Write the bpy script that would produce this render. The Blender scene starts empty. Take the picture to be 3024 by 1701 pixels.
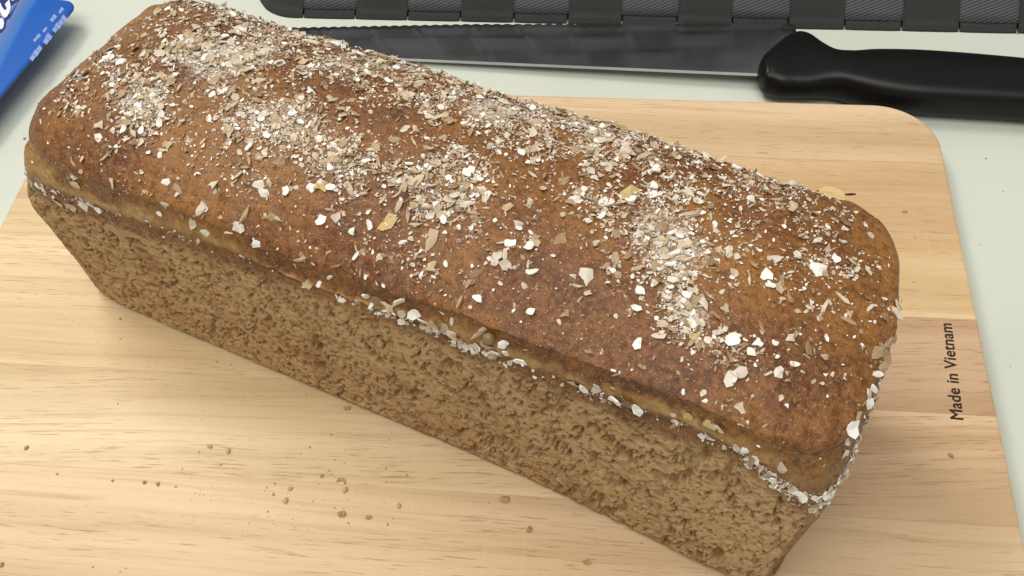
import bpy, bmesh, math, random
import numpy as np
from mathutils import Vector, Matrix

random.seed(7)
rng = np.random.default_rng(11)
scene = bpy.context.scene
COL = scene.collection
MM = 0.001

# ------------------------------------------------------------------ camera
CAM_H = 0.3815
cam_d = bpy.data.cameras.new('camera')
cam = bpy.data.objects.new('camera', cam_d)
COL.objects.link(cam)
cam_d.sensor_width = 36.0
cam_d.lens = 36.0 * 3200.0 / 3024.0
cam_d.clip_start = 0.02
cam_d.clip_end = 50.0
Rc = Matrix(((0.99444516, 0.04475003, -0.0952694),
             (0.0937603, -0.78792887, 0.60858614),
             (-0.04783126, -0.61413803, -0.78774783)))
# columns: camera right, down, forward in world axes
right, down, fwd = Rc.col[0], Rc.col[1], Rc.col[2]
M = Matrix((right, -down, -fwd)).transposed().to_4x4()
M.translation = Vector((0, 0, CAM_H))
cam.matrix_world = M
scene.camera = cam

# ------------------------------------------------------------------ room light
world = bpy.data.worlds.new('World')
scene.world = world
world.use_nodes = True
bg = world.node_tree.nodes['Background']
bg.inputs['Color'].default_value = (1.0, 0.99, 0.90, 1)
bg.inputs['Strength'].default_value = 0.46

def area_light(name, loc, target, size, power, color):
    d = bpy.data.lights.new(name, 'AREA')
    d.shape = 'RECTANGLE'
    d.size, d.size_y = size
    d.energy = power
    d.color = color
    o = bpy.data.objects.new(name, d)
    o.location = loc
    o.rotation_euler = (Vector(target) - Vector(loc)).to_track_quat('-Z', 'Y').to_euler()
    COL.objects.link(o)
    return o

area_light('ceiling_lamp', (-0.95, 1.0, 1.75), (-0.05, 0.3, 0), (0.75, 0.45), 21.0, (1.0, 0.965, 0.885))
area_light('ceiling_lamp', (-0.15, -0.35, 2.0), (0, 0.3, 0), (1.5, 1.1), 30.0, (1.0, 0.97, 0.90))

scene.view_settings.view_transform = 'Standard'
scene.view_settings.look = 'None'
scene.view_settings.exposure = -0.10
scene.view_settings.gamma = 1.0
scene.cycles.max_bounces = 6

# ------------------------------------------------------------------ helpers
def tag(o, label=None, cat=None, group=None, kind=None):
    if label: o['label'] = label
    if cat: o['category'] = cat
    if group: o['group'] = group
    if kind: o['kind'] = kind
    return o

def empty(name, loc=(0, 0, 0), rz=0.0):
    o = bpy.data.objects.new(name, None)
    o.empty_display_size = 0.02
    o.location = loc
    o.rotation_euler = (0, 0, rz)
    COL.objects.link(o)
    return o

def mesh_np(name, V, F, mat=None, smooth=True):
    me = bpy.data.meshes.new(name)
    V = np.asarray(V, dtype=np.float32)
    if isinstance(F, np.ndarray):
        n, k = F.shape
        me.vertices.add(len(V)); me.vertices.foreach_set('co', V.ravel())
        me.loops.add(n * k); me.loops.foreach_set('vertex_index', F.astype(np.int32).ravel())
        me.polygons.add(n)
        me.polygons.foreach_set('loop_start', (np.arange(n) * k).astype(np.int32))
        me.update(calc_edges=True)
    else:
        me.from_pydata([tuple(v) for v in V.tolist()], [], F)
    me.polygons.foreach_set('use_smooth', [smooth] * len(me.polygons))
    if mat: me.materials.append(mat)
    me.update()
    return me

def link(name, me, parent=None, loc=(0, 0, 0), rot=(0, 0, 0)):
    o = bpy.data.objects.new(name, me)
    o.location = loc
    o.rotation_euler = rot
    if parent is not None: o.parent = parent
    COL.objects.link(o)
    return o

def fattr(me, name, vals):
    a = me.attributes.new(name, 'FLOAT', 'POINT')
    a.data.foreach_set('value', np.asarray(vals, dtype=np.float32))

# ---- numpy noise
def _hash(ix, iy, iz, s):
    h = (ix.astype(np.uint64) * np.uint64(0x9E3779B97F4A7C15)) ^ (iy.astype(np.uint64) * np.uint64(0xC2B2AE3D27D4EB4F)) ^ (iz.astype(np.uint64) * np.uint64(0x165667B19E3779F9)) ^ np.uint64((s * 7919 + 13) * 2654435761 & 0xffffffffffff)
    h ^= h >> np.uint64(33); h *= np.uint64(0xff51afd7ed558ccd)
    h ^= h >> np.uint64(33); h *= np.uint64(0xc4ceb9fe1a85ec53)
    h ^= h >> np.uint64(33)
    return (h >> np.uint64(40)).astype(np.float64) / float(1 << 24)

def vnoise(P, scale, s=0):
    Q = P / scale
    I = np.floor(Q).astype(np.int64); Fr = Q - I
    W = Fr * Fr * (3 - 2 * Fr)
    out = 0
    for dx in (0, 1):
        for dy in (0, 1):
            for dz in (0, 1):
                h = _hash(I[:, 0] + dx, I[:, 1] + dy, I[:, 2] + dz, s)
                w = (W[:, 0] if dx else 1 - W[:, 0]) * (W[:, 1] if dy else 1 - W[:, 1]) * (W[:, 2] if dz else 1 - W[:, 2])
                out = out + h * w
    return out * 2 - 1

def fbm(P, scale, octv=3, s=0):
    o = 0; a = 1; t = 0
    for k in range(octv):
        o = o + a * vnoise(P, scale / 2 ** k, s + k * 17); t += a; a *= 0.55
    return o / t

def pores(P, cell, rmin, rmax, s=0, keep=1.0):
    """depth 0..1 of rounded holes scattered one per grid cell"""
    Q = P / cell
    I = np.floor(Q).astype(np.int64)
    d = np.zeros(len(P))
    for dx in (-1, 0, 1):
        for dy in (-1, 0, 1):
            for dz in (-1, 0, 1):
                jx, jy, jz = I[:, 0] + dx, I[:, 1] + dy, I[:, 2] + dz
                cx = jx + _hash(jx, jy, jz, s + 1); cy = jy + _hash(jx, jy, jz, s + 2); cz = jz + _hash(jx, jy, jz, s + 3)
                r = rmin + (rmax - rmin) * _hash(jx, jy, jz, s + 4) ** 2
                r = np.where(_hash(jx, jy, jz, s + 5) < keep, r, 1e-6)
                dist = np.sqrt((Q[:, 0] - cx) ** 2 + (Q[:, 1] - cy) ** 2 + (Q[:, 2] - cz) ** 2)
                x = np.clip(1 - dist / r, 0, 1)
                d = np.maximum(d, np.clip(x * 4.5, 0, 1) * np.minimum(1, r / rmax + 0.3))
    return d

def sstep(a, b, x):
    t = np.clip((x - a) / (b - a), 0, 1)
    return t * t * (3 - 2 * t)

# ---- node helpers
def material(name, rough=0.5, spec=0.5):
    m = bpy.data.materials.new(name); m.use_nodes = True
    nt = m.node_tree
    b = nt.nodes['Principled BSDF']
    b.inputs['Roughness'].default_value = rough
    b.inputs['Specular IOR Level'].default_value = spec
    return m, nt, b

def nn(nt, t, **kw):
    n = nt.nodes.new(t)
    for k, v in kw.items():
        if hasattr(n, k): setattr(n, k, v)
        else: n.inputs[k.replace('_', ' ')].default_value = v
    return n

def noise(nt, vec, scale, detail=3, rough=0.55, dist=0.0):
    n = nt.nodes.new('ShaderNodeTexNoise')
    n.inputs['Scale'].default_value = scale; n.inputs['Detail'].default_value = detail
    n.inputs['Roughness'].default_value = rough; n.inputs['Distortion'].default_value = dist
    if vec is not None: nt.links.new(vec, n.inputs['Vector'])
    return n.outputs['Fac']

def ramp(nt, fac, stops, interp='LINEAR'):
    r = nt.nodes.new('ShaderNodeValToRGB'); r.color_ramp.interpolation = interp
    e = r.color_ramp.elements
    while len(e) < len(stops): e.new(0.5)
    for el, (p, c) in zip(e, stops):
        el.position = p
        if not hasattr(c, '__len__'): c = (c, c, c)
        el.color = (c[0], c[1], c[2], 1)
    nt.links.new(fac, r.inputs['Fac'])
    return r.outputs['Color']

def mix(nt, fac, a, b, mode='MIX'):
    m = nt.nodes.new('ShaderNodeMix'); m.data_type = 'RGBA'; m.blend_type = mode
    for sock, v in ((m.inputs[0], fac), (m.inputs[6], a), (m.inputs[7], b)):
        if isinstance(v, bpy.types.NodeSocket): nt.links.new(v, sock)
        elif sock.type == 'RGBA': sock.default_value = (v[0], v[1], v[2], 1)
        else: sock.default_value = v
    return m.outputs[2]

def math_(nt, op, a, b=0.0, c=None):
    m = nt.nodes.new('ShaderNodeMath'); m.operation = op
    for i, v in enumerate((a, b, c)):
        if v is None: continue
        if isinstance(v, bpy.types.NodeSocket): nt.links.new(v, m.inputs[i])
        else: m.inputs[i].default_value = v
    return m.outputs[0]

def bump(nt, b, h, strength=0.5, dist=0.001, prev=None):
    n = nt.nodes.new('ShaderNodeBump'); n.inputs['Strength'].default_value = strength
    n.inputs['Distance'].default_value = dist
    nt.links.new(h, n.inputs['Height'])
    if prev is not None: nt.links.new(prev, n.inputs['Normal'])
    nt.links.new(n.outputs['Normal'], b.inputs['Normal'])
    return n.outputs['Normal']

def coords(nt, scale=(1, 1, 1), rot=(0, 0, 0), kind='Object'):
    tc = nt.nodes.new('ShaderNodeTexCoord'); mp = nt.nodes.new('ShaderNodeMapping')
    mp.inputs['Scale'].default_value = scale; mp.inputs['Rotation'].default_value = rot
    nt.links.new(tc.outputs[kind], mp.inputs['Vector'])
    return mp.outputs['Vector']

def attr(nt, name, out='Fac'):
    a = nt.nodes.new('ShaderNodeAttribute'); a.attribute_name = name
    return a.outputs[out]

def srgb(r, g, b):
    f = lambda c: (c / 255 / 12.92) if c / 255 <= 0.04045 else ((c / 255 + 0.055) / 1.055) ** 2.4
    return (f(r), f(g), f(b))

# ------------------------------------------------------------------ materials
def mat_table():
    m, nt, b = material('table_laminate', 0.32, 0.45)
    v = coords(nt)
    n = noise(nt, v, 6, 4)
    c = ramp(nt, n, [(0.25, (0.54, 0.57, 0.51)), (0.5, (0.59, 0.62, 0.555)), (0.75, (0.61, 0.64, 0.58))])
    sp = ramp(nt, noise(nt, v, 330, 2, 0.5), [(0.72, 0), (0.77, 1)])
    c = mix(nt, math_(nt, 'MULTIPLY', sp, 0.25), c, (0.42, 0.46, 0.42))
    nt.links.new(c, b.inputs['Base Color'])
    nt.links.new(ramp(nt, noise(nt, v, 14, 5, .65), [(.3, .26), (.7, .46)]), b.inputs['Roughness'])
    bump(nt, b, noise(nt, v, 900, 2), 0.08, 0.0003)
    return m

def mat_wood():
    """pale rubberwood: long streaks along X and short dark pores; tone varies with each plank (attribute 'tone')"""
    m, nt, b = material('rubberwood', 0.42, 0.38)
    tc = nt.nodes.new('ShaderNodeTexCoord')
    oi = nt.nodes.new('ShaderNodeObjectInfo')
    off = nt.nodes.new('ShaderNodeVectorMath'); off.operation = 'SCALE'
    comb = nt.nodes.new('ShaderNodeCombineXYZ')
    nt.links.new(attr(nt, 'seed'), comb.inputs[0]); nt.links.new(attr(nt, 'seed'), comb.inputs[1]); nt.links.new(attr(nt, 'seed'), comb.inputs[2])
    nt.links.new(comb.outputs[0], off.inputs[0]); off.inputs['Scale'].default_value = 3.7
    rot = nt.nodes.new('ShaderNodeVectorRotate'); rot.rotation_type = 'Z_AXIS'
    nt.links.new(tc.outputs['Object'], rot.inputs['Vector']); nt.links.new(attr(nt, 'slant'), rot.inputs['Angle'])
    # slow wander of the grain
    wob = nt.nodes.new('ShaderNodeTexNoise'); wob.inputs['Scale'].default_value = 7; wob.inputs['Detail'].default_value = 2
    nt.links.new(rot.outputs[0], wob.inputs['Vector'])
    wv = nt.nodes.new('ShaderNodeVectorMath'); wv.operation = 'MULTIPLY_ADD'
    nt.links.new(wob.outputs['Color'], wv.inputs[0]); wv.inputs[1].default_value = (0, 0.012, 0)
    nt.links.new(rot.outputs[0], wv.inputs[2])
    add = nt.nodes.new('ShaderNodeVectorMath'); nt.links.new(wv.outputs[0], add.inputs[0]); nt.links.new(off.outputs[0], add.inputs[1])
    def sc(s):
        mp = nt.nodes.new('ShaderNodeMapping'); mp.inputs['Scale'].default_value = s
        nt.links.new(add.outputs[0], mp.inputs['Vector']); return mp.outputs[0]
    streak = noise(nt, sc((8, 330, 330)), 1.0, 5, 0.62, 0.3)
    band = noise(nt, sc((2.2, 38, 38)), 1.0, 2, 0.5, 0.4)
    pore = noise(nt, sc((70, 1900, 1900)), 1.0, 2, 0.5)
    tone = attr(nt, 'tone', 'Color')
    dark = mix(nt, 1.0, tone, (0.80, 0.745, 0.655), 'MULTIPLY')
    lite = mix(nt, 1.0, tone, (1.06, 1.06, 1.06), 'MULTIPLY')
    c = mix(nt, ramp(nt, band, [(0.30, 0), (0.68, 1)]), dark, lite)
    st = ramp(nt, streak, [(0.30, 1), (0.50, 0)])
    c = mix(nt, math_(nt, 'MULTIPLY', st, 0.48), c, mix(nt, 1.0, tone, (0.66, 0.56, 0.45), 'MULTIPLY'))
    po = ramp(nt, pore, [(0.32, 1), (0.39, 0)])
    gate = ramp(nt, noise(nt, sc((5, 22, 22)), 1.0, 2), [(0.36, 0), (0.54, 1)])
    pf = math_(nt, 'MULTIPLY', po, gate)
    c = mix(nt, math_(nt, 'MULTIPLY', pf, 0.75), c, mix(nt, 1.0, tone, (0.50, 0.37, 0.25), 'MULTIPLY'))
    # fine pale knife scratches
    scr = nt.nodes.new('ShaderNodeTexNoise'); scr.inputs['Scale'].default_value = 1.0; scr.inputs['Detail'].default_value = 1
    mp = nt.nodes.new('ShaderNodeMapping'); mp.inputs['Scale'].default_value = (900, 9, 9); mp.inputs['Rotation'].default_value = (0, 0, 0.25)
    nt.links.new(tc.outputs['Object'], mp.inputs['Vector']); nt.links.new(mp.outputs[0], scr.inputs['Vector'])
    sf = ramp(nt, scr.outputs['Fac'], [(0.735, 0), (0.76, 1)])
    c = mix(nt, math_(nt, 'MULTIPLY', sf, 0.35), c, lite)
    nt.links.new(c, b.inputs['Base Color'])
    r = ramp(nt, streak, [(0.3, 0.56), (0.7, 0.44)])
    nt.links.new(r, b.inputs['Roughness'])
    h = math_(nt, 'SUBTRACT', math_(nt, 'MULTIPLY', streak, 0.35), math_(nt, 'MULTIPLY', pf, 0.8))
    bump(nt, b, h, 0.25, 0.0002)
    return m

def mat_bread():
    m, nt, b = material('wholegrain_bread', 0.6, 0.34)
    v = coords(nt)
    crust, lip, flour = attr(nt, 'crust'), attr(nt, 'lip'), attr(nt, 'flour')
    n1 = noise(nt, v, 24, 5, 0.62); n2 = noise(nt, v, 420, 4, 0.7); n3 = noise(nt, v, 1300, 3, 0.6)
    top = ramp(nt, n1, [(0.34, (0.075, 0.022, 0.006)), (0.47, (0.145, 0.051, 0.010)), (0.62, (0.245, 0.104, 0.018))])
    top = mix(nt, ramp(nt, n2, [(0.42, 0), (0.68, 0.6)]), top, (0.30, 0.130, 0.042))
    top = mix(nt, ramp(nt, n2, [(0.34, 0.75), (0.50, 0)]), top, (0.085, 0.030, 0.010))
    top = mix(nt, ramp(nt, n3, [(0.60, 0), (0.70, 0.65)]), top, (0.62, 0.36, 0.20))
    lipc = ramp(nt, noise(nt, v, 90, 4, 0.6), [(0.3, (0.22, 0.105, 0.030)), (0.50, (0.37, 0.205, 0.068)), (0.74, (0.52, 0.33, 0.135))])
    lipc = mix(nt, ramp(nt, n2, [(0.38, 0.65), (0.54, 0)]), lipc, (0.22, 0.10, 0.028))
    crumb = ramp(nt, noise(nt, v, 500, 4, 0.65), [(0.34, (0.22, 0.110, 0.042)), (0.44, (0.43, 0.265, 0.125)), (0.70, (0.58, 0.385, 0.200))])
    red = ramp(nt, noise(nt, v, 40, 3, 0.6), [(0.52, 0), (0.72, 0.7)])
    crumb = mix(nt, red, crumb, (0.27, 0.125, 0.040))
    c = mix(nt, crust, crumb, top)
    c = mix(nt, lip, c, lipc)
    fl = math_(nt, 'ADD', flour, math_(nt, 'MULTIPLY', math_(nt, 'SUBTRACT', noise(nt, v, 700, 4, 0.75), 0.5), 1.8))
    ff = math_(nt, 'MULTIPLY', ramp(nt, fl, [(0.36, 0), (0.80, 1)]), ramp(nt, flour, [(0.02, 0), (0.15, 1)]))
    c = mix(nt, math_(nt, 'MULTIPLY', ff, 0.8), c, (0.70, 0.63, 0.55))
    nt.links.new(c, b.inputs['Base Color'])
    rr = mix(nt, crust, (0.85, 0.85, 0.85), (0.40, 0.40, 0.40))
    rr = mix(nt, ff, rr, (0.9, 0.9, 0.9))
    nt.links.new(rr, b.inputs['Roughness'])
    h = math_(nt, 'ADD', n2, math_(nt, 'MULTIPLY', n3, 0.5))
    h = math_(nt, 'MULTIPLY', h, math_(nt, 'ADD', math_(nt, 'MULTIPLY', crust, .65), .35))
    bump(nt, b, h, 0.6, 0.0009)
    b.inputs['Subsurface Weight'].default_value = 0.0
    return m

def mat_flake(name, stops, rough=0.7):
    m, nt, b = material(name, rough, 0.3)
    oi = nt.nodes.new('ShaderNodeObjectInfo')
    t = math_(nt, 'FRACT', math_(nt, 'ADD', oi.outputs['Random'], attr(nt, 'tone')))
    c = ramp(nt, t, stops)
    v = coords(nt)
    c = mix(nt, ramp(nt, noise(nt, v, 900, 3), [(0.35, 0.35), (0.6, 0)]), c, mix(nt, 1.0, c, (0.55, 0.45, 0.36), 'MULTIPLY'))
    nt.links.new(c, b.inputs['Base Color'])
    bump(nt, b, noise(nt, v, 1200, 2), 0.4, 0.0003)
    return m

def mat_plain(name, col, rough=0.5, spec=0.5, metal=0.0, nscale=0, namt=0.12, bscale=0, bstr=0.3, bdist=0.0004):
    m, nt, b = material(name, rough, spec)
    b.inputs['Metallic'].default_value = metal
    v = coords(nt)
    n = noise(nt, v, nscale or 60, 3)
    c = mix(nt, n, tuple(x * (1 - namt) for x in col), tuple(min(1, x * (1 + namt)) for x in col))
    nt.links.new(c, b.inputs['Base Color'])
    if bscale: bump(nt, b, noise(nt, v, bscale, 2), bstr, bdist)
    return m

TABLE = mat_table(); WOOD = mat_wood(); BREAD = mat_bread()
OAT = mat_flake('oat_flake', [(0, (0.56, 0.48, 0.40)), (0.3, (0.74, 0.68, 0.60)), (0.6, (0.88, 0.86, 0.82)), (1, (0.94, 0.93, 0.92))])
BRAN = mat_flake('bran_flake', [(0, (0.24, 0.145, 0.075)), (0.25, (0.40, 0.28, 0.165)), (0.6, (0.55, 0.43, 0.30)), (0.93, (0.70, 0.62, 0.51)), (1, (0.52, 0.36, 0.15))])
HUSK = mat_flake('husk', [(0, (0.36, 0.22, 0.12)), (0.5, (0.55, 0.42, 0.28)), (1, (0.74, 0.64, 0.50))])
CRUMB = mat_plain('crumb', (0.42, 0.29, 0.15), 0.8, 0.3, nscale=900, namt=0.45)
CRUMB_D = mat_plain('dark_crumb', (0.20, 0.15, 0.09), 0.8, 0.3, nscale=900, namt=0.45)

# ------------------------------------------------------------------ the loaf
# loaf space: x along the loaf, y across (negative = the long side facing the camera), z up; millimetres, then scaled
LOAF_ANG = math.radians(-21.3)
UC, VC = -154.0, 221.5
ux, uy = math.cos(LOAF_ANG), math.sin(LOAF_ANG)
LOAF_LOC = ((UC * ux - VC * uy) * MM, (UC * uy + VC * ux) * MM, 0.0004)
A_CORE, W_END, B_HALF = 104.0, 53.0, 47.2

SEAM_T = ([-155, -128, -107, -86, -61, -24, 0, 20, 42, 58, 78, 96, 118, 131, 145, 158, 164],
          [-6, -5, -4.5, -3, 0.5, 0.5, 0.5, 3.5, -1, 0, 0, -.5, 1.5, 1, -3, -7, -8])
CREASE_T = ([-155, -137, -115, -93, -71, -54, -40, -30, -9, 16, 39, 58, 82, 102, 115, 128, 145, 158, 164],
            [-5, -3, -2.5, 1, 1, 0, -5, -7, -6, -1, 3.5, 1, 1.5, 1, 3, 1, -3, -6, -8])

# level: z, front offset, back offset, left offset, right offset, superellipse power, wave amount seam, wave amount crease
LEVELS = [(0.0, -2.0, -3, 4, -8, 4.6, 0, 0), (1.2, -0.7, -1.5, 5.5, -6.5, 4.8, 0, 0), (3.5, 0, -0.6, 6.5, -5.5, 5.0, .02, 0),
          (8, 0, 0, 7, -4.5, 5.0, .05, 0), (24, 1.0, 1, 8.5, -2, 5.0, .12, 0), (43, 2.8, 2.6, 10.5, 2, 5.0, .3, 0), (62, 4.8, 4.3, 12.5, 6, 5.0, .5, 0),
          (76, 6.2, 6.0, 12.0, 9, 5.0, .75, 0), (86, 7.2, 7.0, 9.5, 10, 4.9, .9, 0), (91.5, 7.8, 7.4, 8.5, 11, 4.8, 1, 0),
          (93.0, 7.2, 7.2, 7.5, 10.6, 4.7, 1, 0), (94.2, 7.0, 7.0, 7.5, 10.4, 4.6, .9, .1), (95.8, 7.8, 7.6, 8.5, 10.8, 4.5, .75, .25), (97.8, 8.0, 8.4, 9.5, 11.0, 4.4, .5, .5),
          (99.8, 7.6, 8.2, 10, 11.0, 4.4, .25, .75), (101.4, 7.1, 7.2, 10.5, 10.6, 4.3, .08, .92), (102.6, 6.6, 6.6, 11, 10.4, 4.2, 0, 1),
          (103.4, 6.3, 6.4, 11.5, 10.2, 4.2, 0, 1), (104.6, 6.2, 6.6, 12, 10.2, 4.1, 0, .95), (106.0, 6.1, 6.8, 12.5, 10.0, 4.0, 0, .85)]
NL = len(LEVELS)
Z_SHELL = 106.0
DOME_H = 16.5

def se(th, p):
    c, s = math.cos(th), math.sin(th)
    return math.copysign(abs(c) ** (2 / p), c), math.copysign(abs(s) ** (2 / p), s)

def sstep_(a, b, x):
    t = min(1, max(0, (x - a) / (b - a)))
    return t * t * (3 - 2 * t)

def skew(cx, sy, z):
    # the ends are not square to the long side; z 0 = base, 1 = shoulder of the dome
    ys = [-1, -0.5, 0, 1]
    side = np.where(cx < 0, -cx * np.interp(sy, ys, [-14, -9, -3, 8]), cx * np.interp(sy, ys, [-2, -2, -1, -5]))
    dome = np.where(cx < 0, -cx * np.interp(sy, ys, [-3, 3, 5, 5]), cx * np.interp(sy, ys, [-3, -2, -2, -14]))
    return side * (1 - z) + dome * z

def waves(X, Y, cx, sy, fr):
    wl = np.clip(-cx, 0, 1) ** 3; wr = np.clip(cx, 0, 1) ** 3
    fr = fr ** 2 * (1 - wl) * (1 - wr)
    ws = np.interp(X, *SEAM_T) * fr + (1 - fr) * 1.5 * np.sin(X * .05 + Y * .09)
    wc = np.interp(X, *CREASE_T) * fr + (1 - fr) * 1.5 * np.sin(X * .06 + Y * .07 + 1)
    ws = ws + wr * np.interp(sy, [-1, -.8, -.4, 0, 1], [-26, -22, -10, -2, 0]) + wl * np.interp(sy, [-1, -.8, -.4, 0, 1], [-9, -8, -5, 0, 0])
    wc = wc + wr * np.interp(sy, [-1, -.8, -.4, 0, 1], [-12, -10, -5, 0, 0]) + wl * np.interp(sy, [-1, -.8, -.4, 0, 1], [-4, -4, -3, 0, 0])
    wig = lambda a, b: np.sin(X * a + Y * .3 + b)
    ws = ws + .45 * wig(.55, .3) + .35 * wig(.93, 2.1) + .3 * wig(.31, 4)
    wc = wc + .5 * wig(.42, 1.3) + .4 * wig(.71, .4) + .4 * wig(.27, 2)
    return ws, wc

def build_loaf_points(step=0.55):
    # one outline shared by every level: (core x, ux, uy angle) samples, denser where the camera looks
    N = []
    x = -A_CORE
    segs = []
    xs = np.arange(-A_CORE, A_CORE, step)                       # front straight, left to right
    segs += [(x, 'F', 0) for x in xs]
    # corner angles spaced evenly along the outline, not along the angle
    td = np.linspace(0, math.pi / 2, 60001); pr = 8.0
    lx, ly = (W_END + 8) * np.cos(td) ** (2 / pr), (B_HALF + 5) * np.sin(td) ** (2 / pr)
    ln = np.concatenate([[0], np.cumsum(np.hypot(np.diff(lx), np.diff(ly)))])
    def angs(cnt): return np.interp(np.linspace(0, ln[-1], cnt + 1), ln, td)
    q1 = angs(int(ln[-1] / step * .95)); q2 = angs(int(ln[-1] / step * .5)); q3 = angs(int(ln[-1] / step * .5)); q4 = angs(int(ln[-1] / step * .85))
    segs += [(A_CORE, 'C', t) for t in (-q1[::-1])[:-1]]
    segs += [(A_CORE, 'C', t) for t in q2[:-1]]
    segs += [(x, 'B', 0) for x in np.linspace(A_CORE, -A_CORE, int(216 / (step * 2.4)), endpoint=False)]
    segs += [(-A_CORE, 'C', math.pi - t) for t in q3[::-1][:-1]]
    segs += [(-A_CORE, 'C', math.pi + t) for t in q4[:-1]]
    core = np.array([s[0] for s in segs])
    kind = np.array([{'F': 0, 'C': 1, 'B': 2}[s[1]] for s in segs])
    th = np.array([s[2] for s in segs])
    co, si = np.cos(th), np.sin(th)
    n = len(segs)

    def outline(p, t=0.0):
        # squarer at the corners of the tin, rounder on the dome
        p = p * np.where(co > 0, 2.0 - .75 * t, np.where(si < 0, 1.7 - .9 * t, 1.3 - .3 * t))
        cx = np.where(kind == 1, np.sign(co) * np.abs(co) ** (2 / p), 0.0)
        sy = np.where(kind == 1, np.sign(si) * np.abs(si) ** (2 / p), np.where(kind == 0, -1.0, 1.0))
        return cx, sy

    zs = np.array([l[0] for l in LEVELS])
    # side rows: fine spacing in z
    rows = list(np.arange(0, 86, step)) + list(np.arange(86, Z_SHELL, step * 0.9)) + [Z_SHELL]
    T = np.array(LEVELS)
    V = []; rowinfo = []
    wave_s = None
    for z in rows:
        f = [np.interp(z, zs, T[:, k]) for k in range(8)]
        cx, sy = outline(f[5], sstep_(94, 105, z))
        offx = np.where(cx > 0, f[4], f[3]); offy = np.where(sy < 0, f[1], f[2])
        if z > 93: offy = np.where(sy < 0, offy + (np.interp(z, [93, 106], [7.4, 6.6]) - offy) * np.clip(cx * 1.3, 0, 1) ** 3, offy)
        X = core + cx * (W_END + offx * 0.55) + skew(cx, sy, sstep_(62, 98, z))
        Y = sy * (B_HALF + offy * np.where(sy > 0, -.45, 1))
        Y = Y - np.clip(-sy, 0, 1) * np.interp(X, [50, 100, 160], [0, 2.5, 6.5]) * (1 - sstep_(10, 86, z))
        # amounts of waviness (front follows the photograph, elsewhere gentle noise)
        fr = np.clip(-sy, 0, 1)
        ws, wc = waves(X, Y, cx, sy, fr)
        Z = z + f[6] * ws + f[7] * wc
        V.append(np.stack([X, Y, Z], 1)); rowinfo.append(z)
    nshell = len(rows)
    # dome rows
    f = T[-1]
    nd = 105
    for j in range(1, nd + 1):
        t = j / nd
        k = 1 - t
        # arc-length like spacing so the shoulder is well covered
        a_ = t * math.pi / 2
        k = math.cos(a_) ** 0.82 if j < nd else 0.0
        p = 4.4 - 1.7 * t
        cx, sy = outline(p, 1.0)
        offx = np.where(cx > 0, f[4], f[3]) ; offy = np.where(sy < 0, f[1] + (6.6 - f[1]) * np.clip(cx * 1.3, 0, 1) ** 3, f[2])
        # the dome swells outward a little before it closes
        sw = 1.0 * math.sin(min(1, t * 3.2) * math.pi)
        X = core + cx * (W_END + offx * 0.55 + sw) * k + skew(cx, sy, 1.0) * k
        Y = sy * (B_HALF + offy * np.where(sy > 0, -.45, 1) + sw) * k
        h = (1 - k ** 2.1) ** 0.72
        fr = np.clip(-sy, 0, 1)
        fade = (1 - t) ** 2
        wc = waves(X, Y, cx, sy, fr)[1] * .85 * fade
        hh = DOME_H + np.interp(X, [-165, -120, -60, 0, 60, 120, 165], [-1.5, 1.8, -0.2, -2.0, -4, -4.5, -6])
        Z = Z_SHELL + hh * h + wc
        V.append(np.stack([X, Y, Z], 1)); rowinfo.append(1000 + t)
    V = np.array(V)                                              # rows, n, 3
    return V, np.array(rowinfo), nshell, n

def grid_normals(V):
    du = np.roll(V, -1, axis=1) - np.roll(V, 1, axis=1)
    dv = np.empty_like(V); dv[1:-1] = V[2:] - V[:-2]; dv[0] = V[1] - V[0]; dv[-1] = V[-2] - V[-3]
    dv[-1] = V[-1] - V[-2]
    N = np.cross(du, dv)
    L = np.linalg.norm(N, axis=2, keepdims=True); L[L < 1e-9] = 1
    return N / L

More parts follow.
